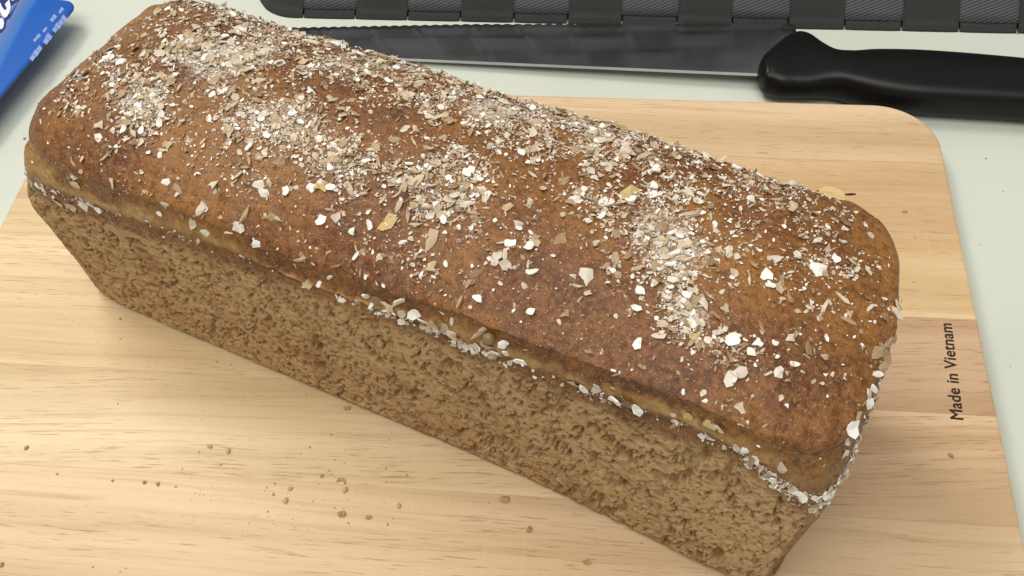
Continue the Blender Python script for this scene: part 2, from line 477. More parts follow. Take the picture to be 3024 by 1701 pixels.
BLOBS = [(-95.7, 2.5, 0.0034, -0.00023, 0.00519, 1.6), (-107.8, 5.8, 0.00919, 0.00214, 0.01186, 1.3), (-107.5, -24.7, 0.00495, 0.00102, 0.00751, 1.5), (-84.6, 12.2, 0.0054, -0.00056, 0.00739, 1.3), (-54.8, -9.3, 0.00511, 0.00012, 0.00742, 1.1), (-66.8, -18.0, 0.00339, -0.00041, 0.00619, 1.1), (-36.8, -13.0, 0.00518, 0.00038, 0.00631, 0.9), (-27.2, -19.6, 0.0111, 0.00103, 0.01467, 0.8), (-37.4, 29.5, 0.00657, -0.0013, 0.00632, 1.0), (-56.9, 26.1, 0.00546, 0.00057, 0.00423, 1.1), (-15.3, 25.0, 0.00702, 0.00064, 0.00502, 0.9), (6.9, 24.5, 0.00651, 0.00013, 0.0043, 1.5), (7.6, -5.3, 0.00264, -0.00125, 0.00528, 0.8), (-3.2, -22.6, 0.00384, -0.00191, 0.00965, 0.8), (18.4, -18.8, 0.0043, -0.00193, 0.00937, 0.9), (20.8, 33.8, 0.00437, -0.00255, 0.00662, 1.0), (43.0, 32.2, 0.0056, -0.00172, 0.00532, 1.0), (65.2, 32.2, 0.00484, -0.00179, 0.00525, 1.0), (56.9, 3.5, 0.00503, -0.0014, 0.0071, 0.7), (79.6, -0.0, 0.00653, -0.00161, 0.00804, 1.3), (96.4, -8.4, 0.00589, -0.0022, 0.00917, 1.2), (83.2, -11.2, 0.00646, -0.00347, 0.01218, 0.9), (97.6, -25.5, 0.01019, -0.00273, 0.01654, 1.0), (105.7, -29.5, 0.01721, -0.0003, 0.01867, 1.2), (118.8, -32.5, 0.01907, -0.00199, 0.02033, 0.8), (120.7, -43.5, 0.03491, 0.00397, 0.02712, 0.5), (105.8, 23.4, 0.00621, -0.00129, 0.00536, 0.6), (128.2, 7.2, 0.00791, -0.00181, 0.0056, 0.5), (144.1, 4.1, 0.01016, -0.00061, 0.00481, 0.3), (130.8, 27.6, 0.0178, -0.0029, 0.00942, 0.5), (35.2, -28.2, 0.00737, -0.00289, 0.01474, 0.5), (7.6, -43.1, 0.00623, -0.00605, 0.03201, 0.5), (-80.0, -44.8, 0.00447, -0.01289, 0.04849, 0.15), (-47.6, -37.3, 0.02679, -0.00988, 0.05772, 0.6), (-130.0, -15.8, 0.00549, 0.0048, 0.00981, 0.6), (-136.2, -27.6, 0.00711, 0.00636, 0.01237, 0.4), (43.6, -39.9, 0.00279, -0.00398, 0.01263, 0.12), (132.0, -24.3, 0.01127, -0.00043, 0.00782, 0.15), (76.0, -38.3, 0.00407, -0.0038, 0.01342, 0.06), (-18.8, -38.3, 0.0112, -0.02528, 0.08227, 0.2)]
BIG = [(67.9, 6.9, 118.2, 9, 'y'), (17.2, -35.6, 115.2, 8.5, 'b'), (0.4, -34.5, 115.4, 8, 'y'), (68.8, -28.2, 116.1, 7, 'o'), (132.8, 4.1, 115.4, 7.5, 'o'), (70.7, 23.4, 116.1, 7, 'o'), (-28.4, -30.2, 117.1, 7, 'y'), (-30.8, -32.7, 116.4, 5.5, 'o'), (90.1, 6.9, 118.1, 9, 'h'), (52.0, -33.3, 115.4, 5.5, 'o'), (121.8, -43.5, 111.9, 6.5, 'o'), (123.6, -40.6, 112.4, 6, 'o'), (117.4, -30.0, 115.3, 6, 'b'), (96.4, -38.3, 113.5, 6, 'b'), (107.6, -35.1, 114.5, 5.5, 'y'), (40.0, -47.4, 111.5, 4.5, 'o'), (-17.6, -38.3, 114.0, 5.5, 'o'), (-5.6, -37.3, 114.4, 5, 'o'), (-22.4, -40.8, 112.6, 5, 'o'), (-10.4, -40.8, 112.6, 4, 'o'), (4.2, 12.9, 119.6, 6.5, 'o'), (-48.8, -37.8, 115.6, 6, 'o'), (-46.4, -39.9, 114.6, 5, 'o'), (-32.0, -14.7, 120.6, 6, 'o'), (40.0, -35.1, 115.5, 5.5, 'o'), (40.0, -32.7, 116.0, 4.5, 'o'), (41.2, -26.9, 117.0, 6, 'o'), (71.2, -33.3, 115.0, 5, 'b'), (53.2, -3.0, 118.7, 5.5, 'o'), (53.2, -0.0, 118.7, 5, 'o'), (142.4, -1.7, 113.3, 6, 'h'), (146.8, -8.4, 111.8, 7, 'h'), (138.6, -8.3, 114.0, 6, 'h'), (128.4, -10.8, 116.0, 6, 'h'), (133.4, 19.9, 113.9, 5, 'h'), (-48.8, -48.4, 109.9, 7, 'h'), (-38.0, -45.2, 110.6, 6, 'h'), (-40.4, -45.6, 111.0, 6, 'b'), (-92.9, 24.5, 119.6, 6.5, 'o'), (-87.4, 5.3, 123.1, 6.5, 'o'), (-73.5, 12.2, 121.9, 5, 'o'), (-131.9, -35.5, 115.5, 7, 'b'), (-116.7, -42.0, 114.6, 4.5, 'o'), (-110.7, -47.0, 111.8, 5.5, 'h'), (-89.6, -40.8, 115.7, 4, 'o'), (-82.4, -48.0, 111.9, 4, 'o'), (44.8, -53.5, 105.1, 4.5, 'o'), (136.7, -30.5, 112.5, 4, 'o'), (123.9, -24.3, 115.7, 5, 'h'), (117.6, -31.9, 115.0, 6, 'o'), (133.5, -35.3, 112.4, 4.5, 'o'), (-99.2, -38.9, 116.4, 6, 'b'), (-18.8, -10.3, 120.7, 6.5, 'b'), (-6.9, 10.7, 120.2, 6, 'b'), (55.6, -19.6, 117.5, 7, 'b'), (45.8, 3.5, 118.9, 6, 'b'), (74.8, -19.6, 117.3, 6.5, 'b'), (66.4, -15.5, 117.8, 5.5, 'b'), (6.4, -22.6, 118.4, 6, 'b'), (-18.8, -28.9, 117.4, 7, 'b'), (0.4, -28.9, 117.1, 6.5, 'b'), (17.2, -26.2, 117.5, 6, 'b'), (54.1, 30.9, 114.1, 6, 'b'), (87.4, 35.4, 112.0, 6, 'b'), (119.4, -6.5, 117.4, 5.5, 'o'), (119.5, 0.3, 117.4, 6, 'o'), (130.2, 5.5, 115.8, 5, 'b')]
SEAM = [(-141.6, -54.5, 82.4, 6, 'b'), (-135.4, -54.7, 83.6, 6, 'b'), (-132.5, -54.7, 83.9, 6, 'b'), (-125.1, -54.3, 88.8, 7, 'o'), (-121.7, -54.4, 89.4, 6, 'o'), (-118.4, -54.6, 88.5, 4, 'o'), (-104.0, -53.0, 107.2, 7, 'b'), (-80.0, -53.7, 108.2, 6, 'b'), (-83.6, -54.4, 102.1, 4, 'o'), (-65.6, -52.5, 109.2, 7, 'b'), (-69.2, -54.0, 102.3, 6.5, 'b'), (-64.4, -51.2, 110.0, 5, 'o'), (-64.4, -54.7, 101.0, 5, 'o'), (-50.0, -52.0, 107.8, 6, 'o'), (-42.8, -53.4, 104.1, 5, 'o'), (-22.4, -55.2, 94.6, 6, 'b'), (-18.8, -54.4, 95.9, 4, 'o'), (0.4, -53.5, 98.2, 6, 'o'), (2.8, -54.4, 96.9, 5, 'o'), (5.2, -54.0, 99.2, 6, 'b'), (10.0, -55.0, 98.9, 7, 'b'), (13.6, -53.4, 103.2, 9, 'h'), (14.8, -55.2, 98.3, 6, 'b'), (19.6, -54.4, 100.6, 6, 'o'), (23.2, -55.1, 99.2, 6, 'o'), (25.6, -55.2, 99.7, 7, 'b'), (26.8, -55.0, 97.2, 6, 'o'), (31.6, -55.2, 99.6, 7, 'b'), (34.0, -55.1, 98.0, 6, 'o'), (35.2, -55.0, 96.4, 7, 'b'), (37.6, -54.3, 93.3, 6, 'o'), (41.2, -54.3, 93.0, 6, 'o'), (43.6, -54.4, 103.7, 7, 'h'), (46.0, -55.2, 98.5, 8, 'b'), (52.0, -54.4, 103.1, 5, 'o'), (48.4, -55.1, 96.6, 5, 'o'), (53.2, -55.2, 98.7, 5, 'o'), (58.0, -55.1, 97.4, 5, 'o'), (76.0, -55.0, 95.8, 6, 'b'), (79.6, -55.0, 96.2, 5.5, 'o'), (84.4, -55.2, 99.0, 5.5, 'o'), (90.4, -55.0, 96.0, 7, 'o'), (92.8, -55.0, 98.9, 6, 'b'), (97.6, -55.1, 97.0, 6, 'o'), (95.2, -55.2, 97.6, 6, 'b'), (113.2, -55.0, 101.5, 5.5, 'y'), (108.9, -55.0, 100.1, 4, 'b'), (120.2, -54.4, 102.3, 5, 'y'), (122.5, -54.4, 102.2, 5, 'b'), (129.4, -55.0, 97.2, 4, 'o'), (131.8, -54.9, 96.6, 4, 'o'), (134.1, -54.8, 93.5, 6, 'b'), (135.3, -54.8, 93.7, 5, 'o'), (142.7, -53.9, 91.7, 8, 'b'), (142.1, -54.3, 85.4, 5.5, 'o'), (148.3, -53.6, 83.1, 4, 'o'), (151.5, -52.8, 80.4, 7, 'o'), (153.8, -52.2, 74.5, 6, 'b'), (155.4, -50.7, 78.3, 5, 'o'), (157.7, -48.0, 77.1, 6, 'o'), (158.2, -46.5, 79.4, 6, 'b'), (155.7, -51.1, 72.0, 6, 'b'), (157.7, -48.5, 72.4, 5, 'o'), (158.7, -44.8, 82.2, 5, 'b'), (158.7, -41.1, 92.1, 4, 'o'), (158.0, -38.5, 102.8, 7, 'o'), (158.9, -35.1, 103.4, 5, 'b'), (159.3, -26.0, 104.1, 5, 'o'), (160.0, -23.4, 104.1, 5, 'o'), (159.9, -18.9, 105.3, 5, 'o'), (160.3, -16.5, 105.2, 6, 'b'), (160.1, -11.3, 105.1, 6, 'b'), (160.0, -6.0, 105.3, 6, 'b'), (159.1, 4.6, 106.7, 6, 'o'), (158.2, 7.7, 106.7, 6, 'o'), (160.0, -28.4, 103.0, 5, 'o'), (158.8, -9.6, 106.3, 7, 'h'), (157.2, -12.3, 107.4, 6, 'b')]
SEEDP = [47.2, -54.0, 103.3]

CRUMBS = [(-237.7, 200.4, 0.0, 2.8, 'g', -0.5, 'small grey-green grain bit alone near the left end of the board'), (-161.5, 206.0, 0.0, 3.2, 's', 1.3, 'left one of two plump seeds lying close together on the pale wood'), (-153.2, 204.4, 0.0, 3.4, 's', 0.05, 'right, upright one of two plump seeds lying close together'), (-104.7, 192.6, 0.0, 4.4, 'c', 1.3, 'curled brown bran piece touching a pale seed, in the crumb cluster'), (-102.2, 190.5, 0.0, 3.6, 's', -0.4, 'pale seed against the curled brown bran piece'), (-124.8, 184.3, 0.0, 3.6, 's', -0.2, 'pale curved seed lowest on the left side of the crumb cluster'), (-124.2, 189.5, 0.0, 2.9, 's', -0.9, 'pale seed just above the curved seed in the crumb cluster'), (-101.8, 180.1, 0.0, 4.2, 'b', 0.2, 'rough orange-brown crumb below the curled bran piece'), (-91.0, 179.6, 0.0, 3.0, 'b', 0.1, 'flat tan crumb right of the orange-brown crumb'), (-79.9, 185.2, 0.0, 3.1, 's', 0.1, 'lone pale seed standing right of the crumb cluster'), (-39.2, 190.7, 0.0, 4.6, 'b', 0.1, 'long flat tan crumb midway between the seeds and the loaf'), (-108.6, 227.6, 0.0, 3.6, 'b', 0.2, 'brown husked grain close below the side of the loaf'), (-28.6, 178.8, 0.0, 3.6, 'b', 1.2, 'dusty tan crumb below the front side of the loaf'), (-6.0, 167.3, 0.0, 3.6, 'b', 0.1, 'reddish crumb near the bottom edge of the board'), (132.9, 221.7, 0.0, 3.0, 'g', 0.8, 'small brown oval grain bit below the burnt lettering'), (-112.7, 195.9, 0.0, 2.2, 'b', 1.5, 'small red-brown crumb above the curled bran piece'), (-228.3, 150.2, 0.0, 2.8, 'g', 0, 'grey grain bit cut off at the lower left corner'), (-196.8, 188.2, 0.0, 1.7, 'b', 0.3, 'single dark crumb in the left lower part of the board'), (-319.1, 392.5, -15.0, 2.6, 'g', 0.8, 'grey-green bit on the white table left of the loaf'), (-183.6, 188.3, 0.0, 2.3, 'b', 0.8, 'left one of two faint crumbs between the dark crumb and the cluster'), (-177.9, 188.0, 0.0, 2.3, 'b', 1.4, 'right one of two faint crumbs between the dark crumb and the cluster'), (-220.6, 189.6, 0.0, 1.5, 't', 6.02, ''), (-165.3, 203.3, 0.0, 1.3, 't', 0.56, ''), (-154.7, 198.2, 0.0, 1.5, 't', 0.28, ''), (-170.0, 195.4, 0.0, 1, 't', 0.2, ''), (-170.4, 187.3, 0.0, 1.4, 't', 3.34, ''), (-112.8, 214.9, 0.0, 1.5, 't', 1.4, ''), (-120.3, 208.5, 0.0, 1.4, 't', 0.82, ''), (-104.9, 202.2, 0.0, 1.1, 't', 5.0, ''), (-110.3, 198.5, 0.0, 1.3, 't', 1.66, ''), (-109.2, 197.1, 0.0, 1, 't', 2.02, ''), (-130.9, 191.5, 0.0, 1.4, 't', 4.44, ''), (-133.8, 189.4, 0.0, 1.1, 't', 1.36, ''), (-130.4, 186.7, 0.0, 1.8, 't', 1.72, ''), (-130.9, 179.3, 0.0, 1.1, 't', 0.88, ''), (-104.9, 182.8, 0.0, 1.2, 't', 0.54, ''), (-98.4, 176.8, 0.0, 1.5, 't', 2.36, ''), (-83.1, 177.3, 0.0, 1.6, 't', 1.16, ''), (-81.4, 179.8, 0.0, 1, 't', 2.98, ''), (-87.7, 201.1, 0.0, 1.3, 't', 5.12, ''), (-79.0, 198.7, 0.0, 1.6, 't', 4.42, ''), (13.9, 176.6, 0.0, 1.3, 't', 3.06, ''), (-263.5, 278.9, 0.0, 1.1, 't', 5.64, ''), (-216.1, 256.6, 0.0, 1.4, 't', 5.64, ''), (-219.6, 267.3, 0.0, 2, 't', 5.22, ''), (-206.4, 223.8, 0.0, 1.2, 't', 4.8, ''), (-169.5, 247.2, 0.0, 1.6, 't', 6.16, ''), (-192.7, 151.9, 0.0, 1.3, 't', 6.06, ''), (-179.8, 152.3, 0.0, 1, 't', 3.36, ''), (-181.5, 150.8, 0.0, 1, 't', 0.0, ''), (133.8, 334.1, 0.0, 1.1, 't', 5.94, ''), (129.9, 308.0, 0.0, 1.2, 't', 0.62, ''), (-88.2, 217.5, 0.0, 0.9, 't', 6.2, ''), (-88.6, 214.5, 0.0, 0.8, 't', 5.94, ''), (-89.3, 210.5, 0.0, 0.8, 't', 4.04, ''), (-114.0, 185.0, 0.0, 1, 't', 5.3, ''), (-113.4, 192.4, 0.0, 0.9, 't', 6.14, ''), (-86.7, 195.6, 0.0, 0.8, 't', 1.44, ''), (-45.3, 189.1, 0.0, 1, 't', 0.36, ''), (98.4, 220.8, 0.0, 0.9, 't', 1.6, ''), (37.8, 166.8, 0.0, 0.9, 't', 0.04, ''), (-127.1, 233.4, 0.0, 1.0, 't', 2.84, ''), (-162.9, 246.1, 0.0, 1.1, 't', 1.54, ''), (213.2, 498.1, -15.0, 1.8, 't', 3.96, ''), (180.2, 400.9, -15.0, 1.4, 't', 2.8, ''), (184.6, 378.8, -15.0, 1.2, 't', 5.36, ''), (168.4, 344.0, -15.0, 1.0, 't', 3.84, ''), (169.6, 276.1, -15.0, 0.9, 't', 3.28, ''), (162.8, 312.2, -15.0, 0.7, 't', 4.98, '')]

def PRINTS(NV, WH, LB):
    return [('navy_outline', NV, .10, [[(6.2, 55.9), (18.0, 56.3), (19.0, 46.7), (19.7, 39.3), (18.3, 35.9), (20.4, 30.0), (20.0, 26.0), (18.8, 24.7)], [(-13.2, 69.5), (14.4, 70.3), (18.0, 56.3), (6.2, 55.9), (18.8, 24.7), (23.4, 8.8), (16.8, -2.7)]]),
            ('white_lettering', WH, .16, [[(-0.7, 66.3), (4.8, 66.4), (12.4, 55.4), (15.9, 48.7), (17.1, 43.9), (17.4, 39.9), (16.4, 38.5), (14.2, 40.5), (11.6, 43.7), (6.5, 51.8)], [(7.6, 45.7), (11.4, 43.1), (15.7, 37.8), (18.0, 33.9), (19.1, 29.9), (18.4, 28.3), (16.2, 29.9), (9.7, 38.3)], [(13.0, 56.2), (10.9, 60.3), (13.6, 60.4), (14.9, 55.9), (14.4, 55.0)]]),
            ('letter_counter', NV, .22, [[(6.5, 55.3), (7.3, 56.0), (10.3, 52.6), (13.8, 47.9), (14.2, 46.2), (13.4, 45.8), (10.3, 49.2)], [(10.2, 43.7), (11.4, 43.1), (12.5, 41.4), (15.0, 38.5), (14.6, 37.8), (12.3, 39.7)]]),  # dark counters of the letters, printed in navy over the white
            ('small_print', LB, .12, [[(42.6, 6.8), (43.1, 10.3), (45.3, 8.6), (44.9, 5.0)], [(42.9, 10.8), (43.4, 14.3), (46.2, 12.2), (45.8, 8.6)], [(43.7, 14.5), (44.2, 18.0), (46.5, 16.2), (46.1, 12.6)], [(45.1, 20.9), (45.4, 24.5), (48.0, 22.7), (47.8, 19.0)], [(45.1, 25.0), (45.4, 28.6), (48.6, 26.4), (48.5, 22.7)], [(46.7, 31.4), (47.2, 34.4), (49.5, 32.6), (49.1, 29.4)], [(47.0, 34.9), (47.6, 38.0), (50.4, 35.7), (50.0, 32.5)], [(47.9, 38.1), (48.5, 41.1), (50.8, 39.2), (50.3, 36.1)], [(48.2, 41.7), (48.8, 44.8), (51.6, 42.4), (51.2, 39.2)], [(39.6, 21.1), (40.2, 23.9), (41.8, 22.6), (41.2, 19.7)], [(40.1, 24.3), (40.8, 27.2), (42.6, 25.6), (42.1, 22.7)], [(42.1, 29.2), (42.6, 33.1), (44.0, 32.1), (43.5, 28.1)], [(42.8, 39.1), (43.2, 41.5), (45.3, 39.9), (44.9, 37.3)], [(43.1, 41.9), (43.5, 44.4), (45.9, 42.4), (45.6, 39.8)], [(45.2, 46.3), (45.5, 48.5), (47.0, 47.3), (46.9, 45.0)], [(45.3, 48.8), (45.5, 51.0), (47.5, 49.5), (47.3, 47.3)]])]

def build_loaf():
    V, info, nsh, n = build_loaf_points(0.44)
    R_, _, _ = V.shape
    N = grid_normals(V)
    # outward check
    ctr = V.mean(axis=(0, 1))
    if ((V - ctr) * N).sum(2).mean() < 0: N = -N
    P = V.reshape(-1, 3); Nf = N.reshape(-1, 3)
    rowz = np.repeat(info, n)
    dome_t = np.where(rowz >= 1000, rowz - 1000, 0)
    side = rowz < 1000
    z0 = np.where(side, rowz, Z_SHELL + 1)
    # masks
    wob = fbm(P, 16, 3, 3) * 5
    crust = sstep(82, 92, z0 + wob) * (1 - 0.0)
    crust = np.maximum(crust, sstep(5, 0.5, z0 + wob * .3) * .6)
    endx = sstep(150, 163, np.abs(P[:, 0] + 0.0))
    edge = sstep(0.80, 1.0, np.abs(Nf[:, 0]) * np.abs(Nf[:, 1]) * 2) * 0.55        # browner vertical corners
    crust = np.maximum(crust, np.where(side, edge, 0))
    crust = np.maximum(crust, np.where(side & (P[:, 0] > 150), 0.75 * sstep(.6, .9, Nf[:, 0]), 0))
    lip = sstep(95.0, 98.4, z0 + fbm(P, 6, 3, 9) * 4.0) * (1 - sstep(98.6, 102.6, z0 + fbm(P, 7, 3, 5) * 4.0)) * side
    lip = np.maximum(lip, 0.55 * sstep(-90, -150, P[:, 0]) * sstep(100, 103, z0) * (1 - sstep(.0, .12, dome_t)))
    lip = lip * (1 - .8 * sstep(132, 156, P[:, 0]))
    # relief
    disp = np.zeros(len(P))
    disp += 1.5 * fbm(P, 46, 2, 21) * np.where(side, .45, 1) + 0.7 * fbm(P, 19, 2, 23) * np.where(side, .4, 1)
    disp += 0.35 * fbm(P, 9, 3, 31)
    disp += 0.10 * fbm(P, 2.2, 2, 41) * np.where(side, 1, 1.3)
    lipz = sstep(93, 96, z0) * (1 - sstep(103, 106, z0)) * side
    disp += lipz * (0.45 * fbm(P, 4.5, 3, 44) + .12 * fbm(P, 1.5, 2, 46))
    crumbm = (1 - crust) * side
    m = np.where(side & (P[:, 1] < 30))[0]
    Q = P[m].copy()
    Q[:, 0] -= 0.25 * Q[:, 2]
    Q[:, 2] = (Q[:, 2] - 45) / (1.6 + 0.9 * sstep(-40, 110, P[m, 0])) + 30
    Q += 1.1 * np.stack([vnoise(P[m], 3.6, 51), vnoise(P[m], 3.2, 52), vnoise(P[m], 3.2, 53)], 1)
    Q += 0.35 * np.stack([vnoise(P[m], 1.3, 54), vnoise(P[m], 1.3, 55), vnoise(P[m], 1.3, 56)], 1)
    big = pores(Q, 6.0, 0.10, 0.38, 61, 0.8)
    med = pores(Q + 7.7, 3.0, 0.20, 0.44, 71, 0.7)
    # irregular connected cavities between thin walls
    n_a = fbm(Q, 2.7, 3, 75); n_b = fbm(Q + 3.1, 1.7, 2, 79)
    cav = sstep(0.17, 0.24, n_a) + 0.0 * n_b
    sml = pores(Q * np.array([1.15, 1.15, .8]) + 3.1, 1.9, 0.20, 0.46, 75, 0.85)
    rid = np.clip(1 - np.abs(n_b) / .07, 0, 1)
    reg = 0.65 + 0.6 * fbm(P[m], 17, 2, 83)
    tear = sstep(0.28, 0.42, fbm(Q, 9, 3, 81))
    amt = np.clip(crumbm[m] + 0.04, 0, 1)
    amt = amt * (1 + .2 * sstep(0, 110, P[m, 0]))
    disp[m] -= amt * (np.maximum(3.6 * big, np.maximum(4.0 * med, np.maximum(3.0 * cav * reg, 2.8 * sml * (.5 + reg)))) + 0.8 * tear - .12 * rid)
    HOLES = ((98.8, -53.4, 75.4, 1.9), (129.7, -54.5, 88.6, 1.9), (129.3, -54.7, 93.0, 1.4), (-34.4, -49.7, 39.7, 1.6), (-82.4, -54.1, 80.7, 1.5),
             (-83.8, -53.6, 76.5, 1.3), (-84.8, -53.2, 72.4, 1.4), (55.6, -53.2, 74.3, 1.0), (92.8, -51.7, 58.6, 2.2), (96.4, -51.5, 57.4, 1.8),
             (-10, -50, 14, 1.4), (130, -47, 18, 1.3), (60, -50, 30, 1.0), (24, -52, 66, 1.2))
    for hx, hy, hz, r in HOLES:
        d = np.sqrt((P[m, 0] - hx) ** 2 + ((P[m, 2] - hz) / 1.3) ** 2) + 0.3 * vnoise(P[m], 1.2, 5)
        disp[m] -= np.where(P[m, 1] < -35, 1, 0) * 4.5 * np.clip(1.25 - d / r, 0, 1) ** .8
    # a few folds and a small torn pocket on the dome
    dome = ~side
    for (x0, y0, ln, ang, dep) in ((118, -30, 12, 0.35, 1.0), (88, 34, 14, -.5, .8), (-20, -36, 16, .5, .5), (40, -34, 18, .1, .5)):
        dx, dy = P[:, 0] - x0, P[:, 1] - y0
        a = dx * math.cos(ang) + dy * math.sin(ang); b_ = -dx * math.sin(ang) + dy * math.cos(ang) + 0.02 * a * a
        disp -= dome * dep * np.exp(-(b_ / 0.8) ** 2) * sstep(ln / 2, ln / 4, np.abs(a))
        disp += dome * dep * 0.5 * np.exp(-((b_ + 2.2) / 1.8) ** 2) * sstep(ln / 2, ln / 4, np.abs(a))
    keepz = sstep(0, 3, P[:, 2])
    Pd = P + Nf * (disp * keepz)[:, None]
    Pd[:, 2] = np.maximum(Pd[:, 2], 0)
    # flour mask from the strewn patches
    fl = np.zeros(len(P))
    for bx, by, ixx, ixy, iyy, w in BLOBS:
        dx, dy = P[:, 0] - bx, P[:, 1] - by
        q = dx * dx * ixx + 2 * dx * dy * ixy + dy * dy * iyy
        fl += max(0, w - .35) ** 1.3 * np.exp(-q * 1.5)
    fl = np.clip(fl * .62, 0, .9) * (dome_t > 0.04)
    root = empty('bread_loaf', LOAF_LOC, LOAF_ANG)
    tag(root, 'long brown wholegrain loaf strewn with pale bran flakes, lying across the wooden board', 'bread loaf')
    # split into side wall, lip and top crust along rows
    r_lip = int(np.searchsorted(info[:nsh], 93.2)); r_top = int(np.searchsorted(info[:nsh], 101.6))
    def part(name, r0, r1):
        rows = np.arange(r0, r1 + 1); nr = len(rows)
        sel = (rows[:, None] * n + np.arange(n)[None, :]).ravel()
        i = np.arange(nr - 1)[:, None] * n; j = np.arange(n)[None, :]; k = (j + 1) % n
        F = np.stack([i + j, i + k, i + n + k, i + n + j], 2).reshape(-1, 4)
        me = mesh_np(name, Pd[sel] * MM, F, BREAD)
        fattr(me, 'crust', crust[sel]); fattr(me, 'lip', lip[sel]); fattr(me, 'flour', fl[sel])
        return link(name, me, root)
    part('side_wall', 0, r_lip); part('crust_lip', r_lip, r_top); part('top_crust', r_top, R_ - 1)
    me = mesh_np('underside', Pd[:n] * MM, [list(range(n))[::-1]], BREAD)
    fattr(me, 'crust', np.ones(n)); fattr(me, 'lip', np.zeros(n)); fattr(me, 'flour', np.zeros(n))
    link('underside', me, root)
    return root, P, Pd, Nf, rowz, dome_t, side, n, R_

# ------------------------------------------------------------------ flakes
def flake_shape(kind, r):
    """unit-size irregular chip: verts, faces"""
    if kind == 'sliver':
        k = 6; el = 0.24; jit = 0.2
    elif kind == 'oat':
        k = r.choice((6, 7, 8)); el = r.uniform(.5, .85); jit = 0.32
    else:
        k = r.choice((7, 8, 9)); el = r.uniform(.5, .9); jit = 0.42
    cup = r.uniform(-.25, .35); fold = r.uniform(-.3, .3)
    th = {'sliver': 0.14, 'oat': 0.13, 'bran': 0.05}[kind]
    top = []; bot = []
    for i in range(k):
        a = 2 * math.pi * i / k + r.uniform(-.15, .15)
        rr = .5 * (1 + r.uniform(-jit, jit))
        x, y = rr * math.cos(a), rr * el * math.sin(a)
        z = cup * (x * x + y * y) * 1.3 + fold * x * y * 2 + (0.25 * x * x if kind == 'sliver' else 0)
        z += r.uniform(-.07, .07)
        top.append((x, y, z + th * .5)); bot.append((x * .96, y * .96, z - th * .5))
    V = top + bot + [(0, 0, th * .75), (0, 0, -th * .5)]
    F = []
    for i in range(k):
        j = (i + 1) % k
        F += [(i, j, 2 * k), (i, k + i, k + j), (i, k + j, j), (k + j, k + i, 2 * k + 1)]
    return np.array(V), F

def surf_rot(nv, r, tilt, aim=None):
    """random rotation whose z follows the surface normal with some tilt"""
    nz = Vector(nv).normalized()
    t = Vector((r.gauss(0, 1), r.gauss(0, 1), r.gauss(0, 1)))
    if aim is not None: t = Vector(aim)
    nz = (nz + Vector((r.gauss(0, tilt), r.gauss(0, tilt), r.gauss(0, tilt)))).normalized()
    x = (t - nz * t.dot(nz)).normalized(); y = nz.cross(x)
    return Matrix((x, y, nz)).transposed()

